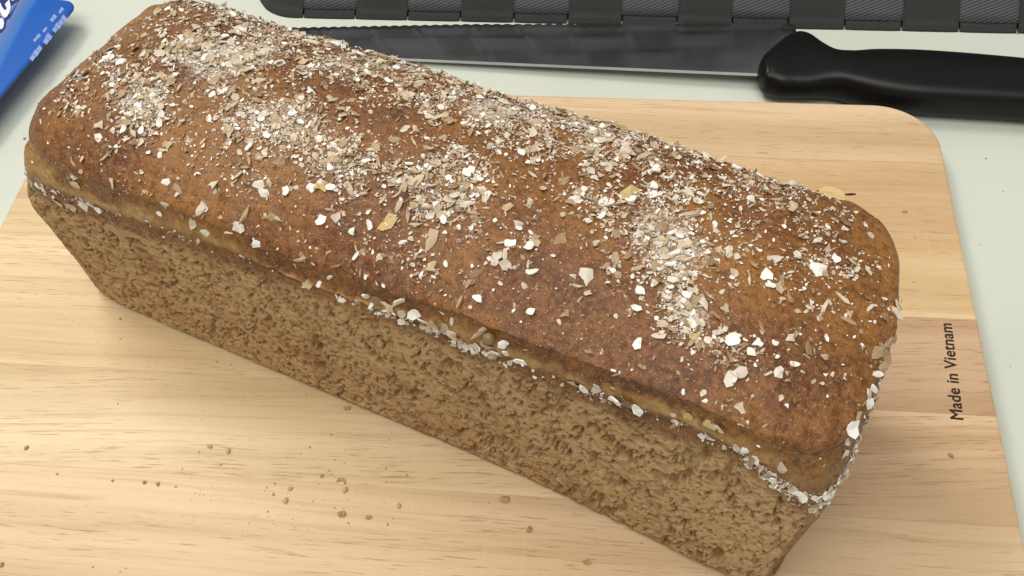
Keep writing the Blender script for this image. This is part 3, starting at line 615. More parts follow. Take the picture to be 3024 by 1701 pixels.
def build_flakes(root, P, Pd, Nf, rowz, dome_t, side, n, R_):
    r = random.Random(5)
    # normals of the undisplaced form; density per vertex
    area = np.ones(len(P))
    G = P.reshape(R_, n, 3)
    du = np.linalg.norm(np.roll(G, -1, 1) - G, axis=2); dv = np.zeros((R_, n)); dv[:-1] = np.linalg.norm(G[1:] - G[:-1], axis=2); dv[-1] = dv[-2]
    area = (du * dv).ravel()
    dens = np.zeros(len(P))
    for bx, by, ixx, ixy, iyy, w in BLOBS:
        dx, dy = P[:, 0] - bx, P[:, 1] - by
        dens += w * np.exp(-(dx * dx * ixx + 2 * dx * dy * ixy + dy * dy * iyy) * 1.1)
    far = sstep(-5, 25, P[:, 1]) * sstep(150, 100, np.abs(P[:, 0] + 5)) * 0.9
    dens = np.maximum(dens, far)
    clump = 0.35 + 1.1 * sstep(-.25, .45, fbm(P, 9, 3, 77))
    dens = (np.clip(dens, 0, 2.2) + 0.035) * clump
    dens *= (dome_t > 0.02) * sstep(0.0, .12, dome_t + .0) * np.where(P[:, 1] < 0, sstep(.04, .22, dome_t), 1)
    dens *= (Nf[:, 2] > 0.05)
    dens += 0.05 * ((rowz > 101) & (P[:, 1] < 0)) * 0.3
    w_all = dens * area; w_all /= w_all.sum()
    dens2 = dens ** 1.7; w_fine = dens2 * area; w_fine /= w_fine.sum()
    # seam weights (flour and bran caught in the groove)
    seam = (rowz > 91.5) & (rowz < 97.0) & side & (P[:, 1] < 30)
    gate = np.interp(P[:, 0], [-160, -150, -125, -120, -95, -86, -70, -60, -22, -14, 10, 22, 50, 60, 76, 90, 104, 118, 126, 134, 160],
                     [.5, .9, .9, .15, .3, .5, .15, .05, .25, 1.5, 1.7, 1.9, 1.7, .5, .8, .7, .3, .8, 1.6, 2.2, 2.6])
    gate = np.where(P[:, 0] > 150, 2.2, gate)
    gate = np.where((P[:, 0] < -150) & (P[:, 1] > -40), .05, gate)
    w_seam = seam * gate * area * (0.3 + sstep(-.2, .3, fbm(P, 5, 2, 5))); w_seam /= w_seam.sum()
    rs = np.random.default_rng(3)
    protos = {}
    for kind, mt in (('oat', OAT), ('bran', BRAN), ('sliver', HUSK)):
        protos[kind] = [flake_shape(kind, r) for _ in range(12)]
    pm = {}
    for kind, mt in (('oat', OAT), ('bran', BRAN), ('sliver', HUSK)):
        pm[kind] = []
        for Vf, Ff in protos[kind]:
            me = mesh_np(kind + '_chip', Vf * MM, Ff, mt, smooth=False)
            fattr(me, 'tone', np.zeros(len(Vf)))
            pm[kind].append(me)
    names = {'oat': 'oat_flake', 'bran': 'bran_flake', 'sliver': 'husk_sliver'}
    count = {k: 0 for k in names}
    items = []                              # (kind, size, pos, normal, tone, aim)
    def near(x, y, z=None, top=True):
        d = (P[:, 0] - x) ** 2 + (P[:, 1] - y) ** 2
        d = d + ((P[:, 2] - z) ** 2 if z is not None else 0)
        if z is None: d = d + np.where(dome_t > 0, 0, 1e6)
        return int(np.argmin(d))
    kmap = {'o': 'oat', 'b': 'bran', 'y': 'bran', 'h': 'sliver'}
    for lst in (BIG, SEAM):
        fac = .76 if lst is BIG else .72
        for x, y, z, sz, t in lst:
            i = near(x, y, z)
            items.append((kmap[t], sz * (fac * 1.08 if t != 'h' else fac * 1.2), Pd[i], Nf[i], 1.0 - 1e-3 if t == 'y' else r.uniform(.1, .9) if t == 'b' else r.uniform(.55, .98), None, .22))
    def scatter(cnt, w, kinds, lo, hi, powr, lift, tilt):
        idx = rs.choice(len(P), size=cnt, p=w)
        for i in idx:
            k = r.choices(('oat', 'bran', 'sliver'), kinds)[0]
            s = lo + (hi - lo) * r.random() ** powr
            if k == 'sliver': s *= 1.35
            if k == 'bran': s *= 1.2
            nrm = Nf[i]
            pos = Pd[i] + nrm * (s * .06 + r.random() ** 2 * lift) + np.array([r.uniform(-.3, .3), r.uniform(-.3, .3), 0])
            items.append((k, s, pos, nrm, None, None, tilt))
    scatter(3000, w_all, (4, 7, 3), 1.5, 3.8, 2.0, .6, .24)
    scatter(7000, w_all, (6, 6, 3), .8, 1.9, 1.6, .5, .34)
    scatter(13000, w_fine, (12, 3, 1), .35, 1.1, 1.4, .5, .6)
    scatter(2800, w_all, (6, 5, 1), .3, .85, 1.5, .2, .6)
    scatter(300, w_seam, (6, 4, 1), 1.3, 3.1, 1.4, .8, .3)
    scatter(1300, w_seam, (6, 3, 1), .4, 1.2, 1.3, .5, .45)
    items.sort(key=lambda t: -t[1])
    rest = []
    for it in items:
        k, s, pos, nrm, tone, aim, tilt = it
        if count[k] < 290 and s > 1.5:
            count[k] += 1
            o = bpy.data.objects.new(names[k], r.choice(pm[k]))
            Rm = surf_rot(nrm, r, tilt)
            o.matrix_local = Matrix.Translation(Vector(pos) * MM + Vector(nrm) * (s * .05 * MM)) @ Rm.to_4x4() @ Matrix.Diagonal((s, s, s, 1))
            o.parent = root
            if tone is not None and tone > .99:
                o.data = YEL[r.randrange(len(YEL))] if YEL else o.data
            COL.objects.link(o)
        else:
            rest.append(it)
    # everything smaller: one mesh per material slot, merged
    for k, mt in (('oat', OAT), ('bran', BRAN), ('sliver', HUSK)):
        mine = [it for it in rest if it[0] == k]
        Vs = []; Fs = []; T = []; off = 0
        simple = []
        for Vf, Ff in protos[k]:
            kk = (len(Vf) - 2) // 2
            step_ = [i for i in range(0, kk, 2)]
            if kk < 8: step_ = list(range(kk))
            vv = np.array([Vf[i] for i in step_] + [Vf[kk + i] for i in step_] + [Vf[-2]])
            m_ = len(step_)
            ff = []
            for i in range(m_):
                j = (i + 1) % m_
                ff += [(i, j, 2 * m_), (i, m_ + i, m_ + j), (i, m_ + j, j)]
            simple.append((vv, np.array(ff)))
        full = [(a, np.array(b)) for a, b in protos[k]]
        for it in mine:
            _, s, pos, nrm, tone, aim, tilt = it
            Vf, Ff = r.choice(full if s > 1.6 else simple)
            Rm = np.array(surf_rot(nrm, r, tilt))
            sc = np.array([s, s * r.uniform(.7, 1.1), s * (1.0 if s > 1 else 1.6)])
            Vs.append((Vf * sc) @ Rm.T + pos); Fs.append(Ff + off); off += len(Vf)
            T.append(np.full(len(Vf), r.random() * .999))
        me = mesh_np('fine_' + names[k], np.concatenate(Vs) * MM, np.concatenate(Fs), mt, smooth=False)
        fattr(me, 'tone', np.concatenate(T))
        o = link({'oat': 'oat_dusting', 'bran': 'bran_dusting', 'sliver': 'husk_dusting'}[k], me, root)
        o['kind'] = 'stuff'
    # the one round brown seed caught in the groove
    bm = bmesh.new(); bmesh.ops.create_icosphere(bm, subdivisions=3, radius=2.1 * MM)
    for v in bm.verts: v.co *= 1 + .05 * math.sin(v.co.x * 2500) * math.cos(v.co.y * 1900)
    me = bpy.data.meshes.new('round_seed'); bm.to_mesh(me); bm.free(); me.materials.append(SEEDM)
    for p in me.polygons: p.use_smooth = True
    i = near(*SEEDP)
    link('round_seed', me, root, tuple((Pd[i] + Nf[i] * 1.4) * MM))

SEEDM = mat_plain('seed_brown', (0.20, 0.13, 0.06), 0.4, 0.5, nscale=700, namt=.4)
YELM = mat_plain('yellow_flake', (0.50, 0.37, 0.15), 0.6, 0.4, nscale=500, namt=.2, bscale=700)
_r = random.Random(9); YEL = []
for _ in range(3):
    Vf, Ff = flake_shape('bran', _r)
    YEL.append(mesh_np('yellow_chip', Vf * MM, Ff, YELM, smooth=False))

# ------------------------------------------------------------------ table
TZ = -0.015
def build_table():
    S = 1.6
    me = mesh_np('table_top', [(-S, -S, TZ), (S, -S, TZ), (S, S, TZ), (-S, S, TZ), (-S, -S, TZ - .03), (S, -S, TZ - .03), (S, S, TZ - .03), (-S, S, TZ - .03)],
                 [(0, 1, 2, 3), (7, 6, 5, 4), (0, 4, 5, 1), (1, 5, 6, 2), (2, 6, 7, 3), (3, 7, 4, 0)], TABLE, False)
    o = link('table_top', me); tag(o, kind='structure')
    # a short grey scuff beside the knife
    a, b = Vector((0.0650, 0.4390, TZ)), Vector((0.0605, 0.4330, TZ))
    return o

# ------------------------------------------------------------------ chopping board
BX0, BX1, BY0, BY1, BR = -296.6, 154.0, 141.0, 421.7, 30.0
SEAMS = [141.0, 193.0, 241.0, 288.8, 337.0, 381.6, 421.7]
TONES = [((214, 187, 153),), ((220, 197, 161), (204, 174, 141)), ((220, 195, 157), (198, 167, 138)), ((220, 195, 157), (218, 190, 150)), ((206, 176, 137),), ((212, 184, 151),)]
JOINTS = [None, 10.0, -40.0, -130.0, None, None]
def x_at(y, inset, right):
    x0, x1, y0, y1 = BX0 + inset, BX1 - inset, BY0 + inset, BY1 - inset
    rr = max(BR - inset, .1)
    y = min(max(y, y0), y1)
    d = 0
    if y > y1 - rr: t = y - (y1 - rr); d = rr - math.sqrt(max(0, rr * rr - t * t))
    if y < y0 + rr: t = (y0 + rr) - y; d = rr - math.sqrt(max(0, rr * rr - t * t))
    return (x1 - d) if right else (x0 + d)

def build_board():
    root = empty('chopping_board', (0, 0, TZ))
    tag(root, 'pale rubberwood chopping board with rounded corners, glued from wide planks', 'chopping board')
    rings = [(1.2, 0.0), (0.35, 0.35), (0.0, 1.2), (0, 13.8), (0.35, 14.65), (1.2, 15.0)]     # inset, z (from the table up)
    staves = []
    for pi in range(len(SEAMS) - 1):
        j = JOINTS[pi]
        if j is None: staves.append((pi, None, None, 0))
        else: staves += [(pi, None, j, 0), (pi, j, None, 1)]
    for pi, xa, xb, half in staves:
        ya, yb = SEAMS[pi], SEAMS[pi + 1]
        first, last = pi == 0, pi == len(SEAMS) - 2
        gap = 0.012
        m_ = 26
        V = []; F = []
        for inset, z in rings:
            dj = 0.03 if z > 14.9 else 0.0
            lo = ya + (inset if first else gap + dj); hi = yb - (inset if last else gap + dj)
            tt = [0.5 - 0.5 * math.cos(math.pi * i / (m_ - 1)) for i in range(m_)]
            ys = [lo + (hi - lo) * t for t in tt]
            rx = lambda y: x_at(y, inset, True) if xb is None else xb - gap - dj
            lx = lambda y: x_at(y, inset, False) if xa is None else xa + gap + dj
            loop = [(rx(y), y) for y in ys] + [(lx(y), y) for y in reversed(ys)]
            V += [(x * MM, y * MM, z * MM) for x, y in loop]
        k = 2 * m_
        for ri in range(len(rings) - 1):
            for i in range(k):
                j = (i + 1) % k
                F.append((ri * k + i, ri * k + j, (ri + 1) * k + j, (ri + 1) * k + i))
        # caps as strips
        for ri, flip in ((0, True), (len(rings) - 1, False)):
            for i in range(m_ - 1):
                q = (ri * k + i, ri * k + i + 1, ri * k + k - 2 - i, ri * k + k - 1 - i)
                F.append(q[::-1] if flip else q)
        me = mesh_np('plank', V, F, WOOD, False)
        bmx = bmesh.new(); bmx.from_mesh(me); bmesh.ops.recalc_face_normals(bmx, faces=bmx.faces); bmx.to_mesh(me); bmx.free()
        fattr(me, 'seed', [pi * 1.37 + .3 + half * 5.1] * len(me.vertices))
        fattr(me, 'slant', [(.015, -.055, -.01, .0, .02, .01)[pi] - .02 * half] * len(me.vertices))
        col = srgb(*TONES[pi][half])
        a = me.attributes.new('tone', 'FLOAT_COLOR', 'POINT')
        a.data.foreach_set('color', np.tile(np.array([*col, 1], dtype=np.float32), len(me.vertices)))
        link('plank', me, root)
    # round patch plug and the dark knot beside it
    def disc(name, cx, cy, rx, ry, z, mt, rot=0, k=40, h=0.06):
        V = []; 
        for zz, s in ((-.3, 1), (z, 1), (z + h, .985)):
            for i in range(k):
                a = 2 * math.pi * i / k
                x, y = rx * s * math.cos(a), ry * s * math.sin(a)
                V.append(((cx + x * math.cos(rot) - y * math.sin(rot)) * MM, (cy + x * math.sin(rot) + y * math.cos(rot)) * MM, 0.015 + zz * MM))
        F = []
        for q in range(2):
            for i in range(k):
                j = (i + 1) % k; F.append((q * k + i, q * k + j, q * k + k + j, q * k + k + i))
        F.append(tuple(range(2 * k, 3 * k)))
        me = mesh_np(name, V, F, mt, False)
        return link(name, me, root)
    p = disc('wood_plug', 98.4, 357.5, 6.6, 6.6, 0.0, WOODP)
    me = p.data
    fattr(me, 'seed', [9.1] * len(me.vertices)); fattr(me, 'slant', [.25] * len(me.vertices))
    a = me.attributes.new('tone', 'FLOAT_COLOR', 'POINT'); a.data.foreach_set('color', np.tile(np.array([*srgb(222, 190, 140), 1], dtype=np.float32), len(me.vertices)))
    disc('dark_knot', 107.6, 359.3, 2.9, .75, 0.0, KNOT, .12, 16, .02)
    disc('pin_knot', 131.2, 349.3, 1.5, 1.0, 0.0, KNOT2, .1, 16, .02)
    # burnt-in lettering
    cu = bpy.data.curves.new('lettering', 'FONT'); cu.body = 'Made in Vietnam'; cu.size = 7.1 * MM; cu.extrude = 0.0; cu.resolution_u = 4
    cu.space_character = 1.03
    to = bpy.data.objects.new('tmp_text', cu); COL.objects.link(to)
    dg = bpy.context.evaluated_depsgraph_get()
    me = bpy.data.meshes.new_from_object(to.evaluated_get(dg)); bpy.data.objects.remove(to); bpy.data.curves.remove(cu)
    xs = [v.co.x for v in me.vertices]; w = max(xs) - min(xs)
    sx = 47.6 * MM / w
    for v in me.vertices: v.co.x = (v.co.x - min(xs)) * sx
    base = [tuple(v.co) for v in me.vertices]; fcs = [tuple(p.vertices) for p in me.polygons]
    V2 = []; F2 = []
    for q_, (ax, ay) in enumerate(((0, 0), (.16, 0), (-.16, 0), (0, .14), (0, -.14), (.11, .1), (-.11, -.1))):
        o_ = len(V2); V2 += [(x + ax * MM, y + ay * MM, z + q_ * 3e-6) for x, y, z in base]; F2 += [tuple(i + o_ for i in f) for f in fcs]
    me = mesh_np('lettering', V2, F2, None, False)
    me.materials.append(BURN)
    o = link('lettering', me, root, (0.1402, 0.2385, 0.01503), (0, 0, math.radians(87.0)))
    return root

WOODP = WOOD
KNOT = mat_plain('knot_dark', (0.045, 0.018, 0.008), .7, .2, nscale=800, namt=.5)
KNOT2 = mat_plain('knot_ring', (0.34, 0.20, 0.10), .6, .3, nscale=900, namt=.5)
BURN = mat_plain('burnt_lettering', (0.035, 0.016, 0.010), .7, .2, nscale=1500, namt=.6)
STEEL, _nt, _b = material('brushed_steel', 0.16, 0.5)
_b.inputs['Metallic'].default_value = 1.0
_v = coords(_nt)
_sm = noise(_nt, _v, 22, 4, .6)
_nt.links.new(ramp(_nt, _sm, [(0.35, (.40, .42, .44)), (.7, (.54, .56, .58))]), _b.inputs['Base Color'])
_nt.links.new(ramp(_nt, _sm, [(.35, .08), (.7, .17)]), _b.inputs['Roughness'])
bump(_nt, _b, noise(_nt, coords(_nt, (1500, 12, 12)), 1.0, 2), 0.06, 0.0002)
HANDLE = mat_plain('handle_plastic', (0.004, 0.004, 0.0045), 0.36, 0.24, nscale=300, namt=.15, bscale=1500, bstr=.12, bdist=.0002)

def build_knife():
    root = empty('bread_knife', (0.0, 0.46, TZ))
    tag(root, 'serrated bread knife with black plastic handle lying behind the bread, along the woven basket', 'knife')
    ox, oy = 0.0, 460.0
    # blade: stations along x; spine line and edge line in the table plane; rises towards the handle
    xs = np.arange(-236, 92.1, 0.72)
    V = []; F = []
    for x in xs:
        spine = 458.0 - (x + 88) * 0.055 if x > -140 else 460.9 - (x + 140) * .01
        edge = np.interp(x, [-196, -88, 37, 92], [487.5, 491.0, 491.8, 492.0])
        if x < -205:
            t = (x + 236) / 31.0
            edge = spine + (edge - spine) * max(.03, math.sqrt(max(0, 1 - (1 - t) ** 2)))
        ser = 1.0 * (abs(math.sin(math.pi * x / 5.9)) - .6) if -215 < x < 86 else 0
        edge = edge + ser
        z = np.interp(x, [-196, 90], [1.0, 8.0])
        w = edge - spine
        th = 1.9
        prof = [(0, 0), (0, th), (.25, th), (.60 * w, th * .95), (w - 4, th * .80), (w, th * .35), (w, th * .25), (w - 4, .2), (.6 * w, .0)]
        for dy, dz in prof: V.append(((x - ox) * MM, (spine + dy - oy) * MM, (z + dz) * MM))
    k = 9
    for i in range(len(xs) - 1):
        for j in range(k):
            jj = (j + 1) % k
            F.append((i * k + j, (i + 1) * k + j, (i + 1) * k + jj, i * k + jj))
    F.append(tuple(range(k))); F.append(tuple((len(xs) - 1) * k + j for j in range(k))[::-1])
    me = mesh_np('blade', V, F, STEEL, False)
    bmx = bmesh.new(); bmx.from_mesh(me); bmesh.ops.recalc_face_normals(bmx, faces=bmx.faces); bmx.to_mesh(me); bmx.free()
    link('blade', me, root)
    # handle loft
    st = [(69.0, 441, 2.5, 2.5), (69.8, 441, 6, 5), (71.5, 441.5, 9.5, 7.5), (75, 443, 13, 8.8), (80, 445.5, 17.5, 9.2), (86, 449, 21, 9.4), (92, 450.5, 22.5, 9.5), (97, 449.5, 21, 9.7),
          (102, 446.5, 17, 10), (108, 443.5, 13.8, 10.3), (116, 441.5, 14.3, 10.7), (128, 440.5, 17, 11), (144, 439.5, 18.8, 11), (170, 438, 19, 11),
          (196, 436, 18.3, 11), (225, 433, 18, 11), (240, 431.5, 20, 11), (252, 430, 15, 9), (257, 429.5, 7, 5)]
    sx = np.array([s[0] for s in st], float)
    # smooth resample
    from_x = np.concatenate([np.linspace(69, 76, 12), np.linspace(77, 257, 130)])
    def cub(col):
        y = np.array([s[col] for s in st], float)
        m = np.gradient(y, sx)
        out = []
        for x in from_x:
            i = min(max(int(np.searchsorted(sx, x)) - 1, 0), len(sx) - 2)
            h = sx[i + 1] - sx[i]; t = (x - sx[i]) / h
            out.append((2 * t**3 - 3 * t**2 + 1) * y[i] + (t**3 - 2 * t**2 + t) * h * m[i] + (-2 * t**3 + 3 * t**2) * y[i + 1] + (t**3 - t**2) * h * m[i + 1])
        return out
    YC, A, B = cub(1), cub(2), cub(3)
    k = 40; V = []; F = []
    for x, yc, a, b in zip(from_x, YC, A, B):
        for j in range(k):
            c, s = se(2 * math.pi * j / k, 3.0)
            V.append(((x - ox) * MM, (yc + 5.0 + a * .97 * c - oy) * MM, (11.2 + b * s) * MM))
    for i in range(len(from_x) - 1):
        for j in range(k):
            jj = (j + 1) % k
            F.append((i * k + j, (i + 1) * k + j, (i + 1) * k + jj, i * k + jj))
    F.append(tuple(range(k))); F.append(tuple((len(from_x) - 1) * k + j for j in range(k))[::-1])
    me = mesh_np('handle', V, F, HANDLE, True)
    bmx = bmesh.new(); bmx.from_mesh(me); bmesh.ops.recalc_face_normals(bmx, faces=bmx.faces); bmx.to_mesh(me); bmx.free()
    link('handle', me, root)

# ------------------------------------------------------------------ woven basket
def mat_strap(name, dark, lite, knit):
    m, nt, b = material(name, .75, .3)
    u, v = attr(nt, 'su'), attr(nt, 'sv')
    w1 = math_(nt, 'SINE', math_(nt, 'MULTIPLY', u, 2 * math.pi / (2.1 if knit else 1.3)))
    w2 = math_(nt, 'SINE', math_(nt, 'ADD', math_(nt, 'MULTIPLY', v, 2 * math.pi / (1.75 if knit else 1.3)), math_(nt, 'MULTIPLY', u, 1.5 if knit else 2.4)))
    h = math_(nt, 'ADD', math_(nt, 'MULTIPLY', math_(nt, 'MULTIPLY', w1, w2), .5), .5)
    comb = nt.nodes.new('ShaderNodeCombineXYZ'); nt.links.new(u, comb.inputs[0]); nt.links.new(v, comb.inputs[1])
    nz = noise(nt, comb.outputs[0], .9, 2)
    f = math_(nt, 'MULTIPLY', h, math_(nt, 'ADD', nz, .45))
    c = ramp(nt, f, [(.12, dark), (.6, lite)])
    nt.links.new(c, b.inputs['Base Color'])
    bump(nt, b, h, .8 if knit else .35, .0006 if knit else .0003)
    return m
WEFT = mat_strap('knit_strap', (.024, .024, .029), (.150, .147, .172), True)
WARP = mat_strap('twill_strap', (.016, .017, .017), (.052, .053, .053), False)
LINER = mat_plain('basket_liner', (.012, .012, .013), .8, .2)

def build_basket():
    x0, x1, y0, y1, rad = -221.0, 281.0, 498.6, 700.0, 27.0
    root = empty('woven_basket', ((x0 + x1) / 2 * MM, (y0 + y1) / 2 * MM, TZ))
    tag(root, 'charcoal basket woven from wide fabric straps, standing behind the knife', 'basket')
    cxm, cym = (x0 + x1) / 2, (y0 + y1) / 2
    pitch = 31.4
    # loop path starting at the front left, after the corner
    def path(s, off, h):
        """s mm along the base outline (0 = start of the front left corner), off = outward, h = slant height"""
        lean = .5 * h * .94
        up = .866 * h
        hw, hd = (x1 - x0) / 2, (y1 - y0) / 2
        arc = rad * math.pi / 2
        L = [arc, 2 * hw - 2 * rad, arc, 2 * hd - 2 * rad, arc, 2 * hw - 2 * rad, arc, 2 * hd - 2 * rad]
        s = s % sum(L)
        # corner centres, in order
        cs = [(-hw + rad, -hd + rad), (hw - rad, -hd + rad), (hw - rad, hd - rad), (-hw + rad, hd - rad)]
        k = 0
        while s > L[k]: s -= L[k]; k += 1
        ci = k // 2
        if k % 2 == 0:
            a = math.pi + ci * math.pi / 2 + s / rad
            cx_, cy_ = cs[ci]; nx, ny = math.cos(a), math.sin(a)
            px, py = cx_ + rad * nx, cy_ + rad * ny
        else:
            a = math.pi + (ci + 1) * math.pi / 2
            nx, ny = math.cos(a), math.sin(a)
            tx, ty = -ny, nx
            cx_, cy_ = cs[ci]
            px, py = cx_ + rad * nx + tx * s, cy_ + rad * ny + ty * s
        return ((px + nx * off * .866) * (1 - .35 * lean / hw), (py + ny * off * .866) * (1 - lean / hd), up + off * .5)
    arc = rad * math.pi / 2
    per = 4 * arc + 2 * (x1 - x0 - 2 * rad) + 2 * (y1 - y0 - 2 * rad)
    ncol = 2 * int(round(per / pitch / 2)); step = per / ncol
    shift = arc - (-(x0) - 0) * 0                                   # corner start
    # column edge lands at x = -188.9 mm on the front
    e0 = arc + (-188.9 - (x0 + rad))
    H = 118.0; first = 5.0; rowp = 31.4; nrow = 4
    amp = 1.0
    def wave(h):                                                     # +1 over row 0, -1 over row 1 ...
        return math.cos(math.pi * (h - first - rowp / 2) / rowp)
    def sq(x): return math.copysign(abs(x) ** .45, x)
    for c in range(ncol):
        s0 = e0 - step + c * step                                    # column 0 = dark corner column, over row 0
        sgn = 1 if c % 2 == 0 else -1
        V = []; F = []; U = []; W_ = []
        hs = [-2.5, -1.8, -1.0, 0, 1.2, 3, 4.6] + list(np.linspace(5.4, H, 44))
        nx_ = 7
        for h in hs:
            off = amp * sgn * sq(wave(h)) if h > 5 else amp * sgn * sq(wave(5.4)) * max(0, h) / 5.4 + .4
            if h < 0: off = .2 + h * 1.2
            hh = max(h, 0.0)
            for i in range(nx_):
                t = i / (nx_ - 1)
                s = s0 + .45 + (step - .9) * t
                ed = -.35 if i in (0, nx_ - 1) else 0
                V.append(path(s, off + ed, hh)); U.append(s - s0); W_.append(h)
        base = len(V)
        for j in range(len(V)):
            pass
        for a in range(len(hs) - 1):
            for i in range(nx_ - 1):
                q = a * nx_ + i
                F.append((q, q + 1, q + nx_ + 1, q + nx_))
        # thickness: back sheet
        nV = len(V); B = []
        for a, h in enumerate(hs):
            off = amp * sgn * sq(wave(h)) if h > 5 else amp * sgn * sq(wave(5.4)) * max(0, h) / 5.4 + .4
            if h < 0: off = .2 + h * 1.2
            for i in range(nx_):
                t = i / (nx_ - 1); s = s0 + .45 + (step - .9) * t
                B.append(path(s, off - 1.0, max(h, 0)))
        V2 = V + B
        F2 = list(F) + [tuple(nV + q for q in f[::-1]) for f in F]
        for a in range(len(hs) - 1):
            for i in (0, nx_ - 1):
                q = a * nx_ + i
                F2.append((q, q + nx_, nV + q + nx_, nV + q))
        for i in range(nx_ - 1):
            F2.append((i, i + 1, nV + i + 1, nV + i))
        me = mesh_np('upright_strap', np.array(V2) * MM, F2, WARP, True)
        fattr(me, 'su', U + U); fattr(me, 'sv', W_ + W_)
        link('upright_strap', me, root)
    for rw in range(nrow):
        hc = first + rowp * (rw + .5)
        ns = ncol * 12
        V = []; U = []; W_ = []
        hb = np.linspace(-(rowp / 2 - .7), rowp / 2 - .7, 7)
        for side_ in (0, 1):
            for i in range(ns):
                s = e0 - step + step * (i + .5) / 12
                col = (i + .5) / 12
                wv = -math.cos(math.pi * (col - .5)) if True else 0
                # over odd columns in row 0
                ph = math.sin(math.pi * col)                        # + on even columns, - on odd
                off = -amp * sq(ph) * (1 if rw % 2 == 0 else -1)
                for q, b_ in enumerate(hb):
                    ed = -.4 if q in (0, 6) else 0
                    V.append(path(s, off + ed - (1.0 if side_ else 0), hc + b_)); U.append(s); W_.append(b_)
        F = []; nV = ns * 7
        for i in range(ns):
            j = (i + 1) % ns
            for q in range(6):
                F.append((i * 7 + q, j * 7 + q, j * 7 + q + 1, i * 7 + q + 1))
                F.append((nV + i * 7 + q + 1, nV + j * 7 + q + 1, nV + j * 7 + q, nV + i * 7 + q))
            for q in (0, 6):
                F.append((i * 7 + q, nV + i * 7 + q, nV + j * 7 + q, j * 7 + q))
        me = mesh_np('cross_strap', np.array(V) * MM, F, WEFT, True)
        fattr(me, 'su', U); fattr(me, 'sv', W_)
        link('cross_strap', me, root)
    # inner wall
    V = []; F = []; k = 96
    for h, off in ((0, -3.2), (H, -3.2)):
        for i in range(k): V.append(path(per * i / k, off, h))
    for i in range(k):
        j = (i + 1) % k; F.append((i, j, k + j, k + i))
    F.append(tuple(range(k))[::-1])
    link('inner_wall', mesh_np('inner_wall', np.array(V) * MM, F, LINER, False), root)

# ------------------------------------------------------------------ blue packet
def mat_packet():
    m, nt, b = material('packet_print', .4, .3)
    u = attr(nt, 'pu'); v = attr(nt, 'pv')          # mm from the right edge, mm along the edge
    q = math_(nt, 'ADD', u, math_(nt, 'MULTIPLY', v, -.22))
    comb = nt.nodes.new('ShaderNodeCombineXYZ'); nt.links.new(math_(nt, 'MULTIPLY', q, .06), comb.inputs[0]); nt.links.new(math_(nt, 'MULTIPLY', v, .02), comb.inputs[1])
    n = noise(nt, comb.outputs[0], 2.5, 2)
    q2 = math_(nt, 'ADD', q, math_(nt, 'MULTIPLY', n, 3.0))
    c = ramp(nt, math_(nt, 'DIVIDE', q2, 60.0), [(0.0, srgb(0, 82, 172)), (.20, srgb(0, 84, 176)), (.24, srgb(45, 108, 188)), (.30, srgb(70, 112, 175)), (.38, srgb(102, 118, 175)), (.44, srgb(72, 118, 180)), (.50, srgb(50, 80, 150)), (.56, srgb(25, 50, 130)), (1.0, srgb(10, 35, 110))])
    nt.links.new(c, b.inputs['Base Color'])
    return m

def build_packet():
    ang = math.radians(-10.6)
    root = empty('blue_packet', (-0.3705, 0.4325, TZ), 0)
    tag(root, 'blue printed food packet with white lettering on the table left of the bread', 'packet')
    hw, hl, rad = 42.0, 66.0, 8.5
    ca, sa = math.cos(ang), math.sin(ang)
    PM = mat_packet(); WH = mat_plain('print_white', srgb(222, 224, 235), .4, .4); LB = mat_plain('print_pale_blue', srgb(128, 152, 212), .4, .4); NV = mat_plain('print_navy', srgb(18, 34, 105), .4, .4)
    rim = mat_plain('packet_rim', srgb(105, 70, 85), .5, .4)
    def ring(ins, k=80):
        out = []
        w, l = hw - ins, hl - ins; rr = max(rad - ins, 2)
        for i in range(k):
            a = 2 * math.pi * i / k
            c, s = math.cos(a), math.sin(a)
            cxn = math.copysign(w - rr, c); cyn = math.copysign(l - rr, s)
            out.append((cxn + rr * c, cyn + rr * s))
        return out
    levels = [(30, 0), (27, .6), (24, 2), (18, 6.0), (9, 11), (.0, 14.2), (.0, 14.9), (.6, 15.3), (2.5, 15.8), (9, 16.6), (20, 17.3), (32, 17.6)]
    V = []; U = []; W_ = []
    for ins, z in levels:
        for x, y in ring(ins):
            V.append(((x * ca - y * sa) * MM, (x * sa + y * ca) * MM, z * MM)); U.append(hw - x); W_.append(y)
    k = 80; F = []
    for a in range(len(levels) - 1):
        for i in range(k):
            j = (i + 1) % k
            F.append((a * k + i, a * k + j, (a + 1) * k + j, (a + 1) * k + i))
    F.append(tuple(range(k))[::-1]); F.append(tuple((len(levels) - 1) * k + i for i in range(k)))
    me = mesh_np('body', V, F, PM, True); me.materials.append(rim)
    for p in me.polygons:
        a = p.index // k
        if a in (5,): p.material_index = 1
    fattr(me, 'pu', U); fattr(me, 'pv', W_)
    link('body', me, root)
    def zt(x, y):
        d = min(hw - abs(x), hl - abs(y)); return float(np.interp(d, [0, .6, 2.5, 9, 20, 32], [14.9, 15.3, 15.8, 16.6, 17.3, 17.6]))
    def poly(name, polys, mt, lift):
        V = []; F = []
        for pts in polys:
            b = len(V); cxp = sum(p[0] for p in pts) / len(pts); cyp = sum(p[1] for p in pts) / len(pts)
            for x, y in pts + [(cxp, cyp)]:
                lx, ly = x * ca + y * sa, -x * sa + y * ca
                V.append((x * MM, y * MM, (zt(lx, ly) + lift) * MM))
            for i in range(len(pts)): F.append((b + i, b + (i + 1) % len(pts), b + len(pts)))
        return link(name, mesh_np(name, V, F, mt, False), root)
    # PRINT polygons are in millimetres from the packet's base point
    for name, mt, lift, polys in PRINTS(NV, WH, LB): poly(name, polys, mt, lift)

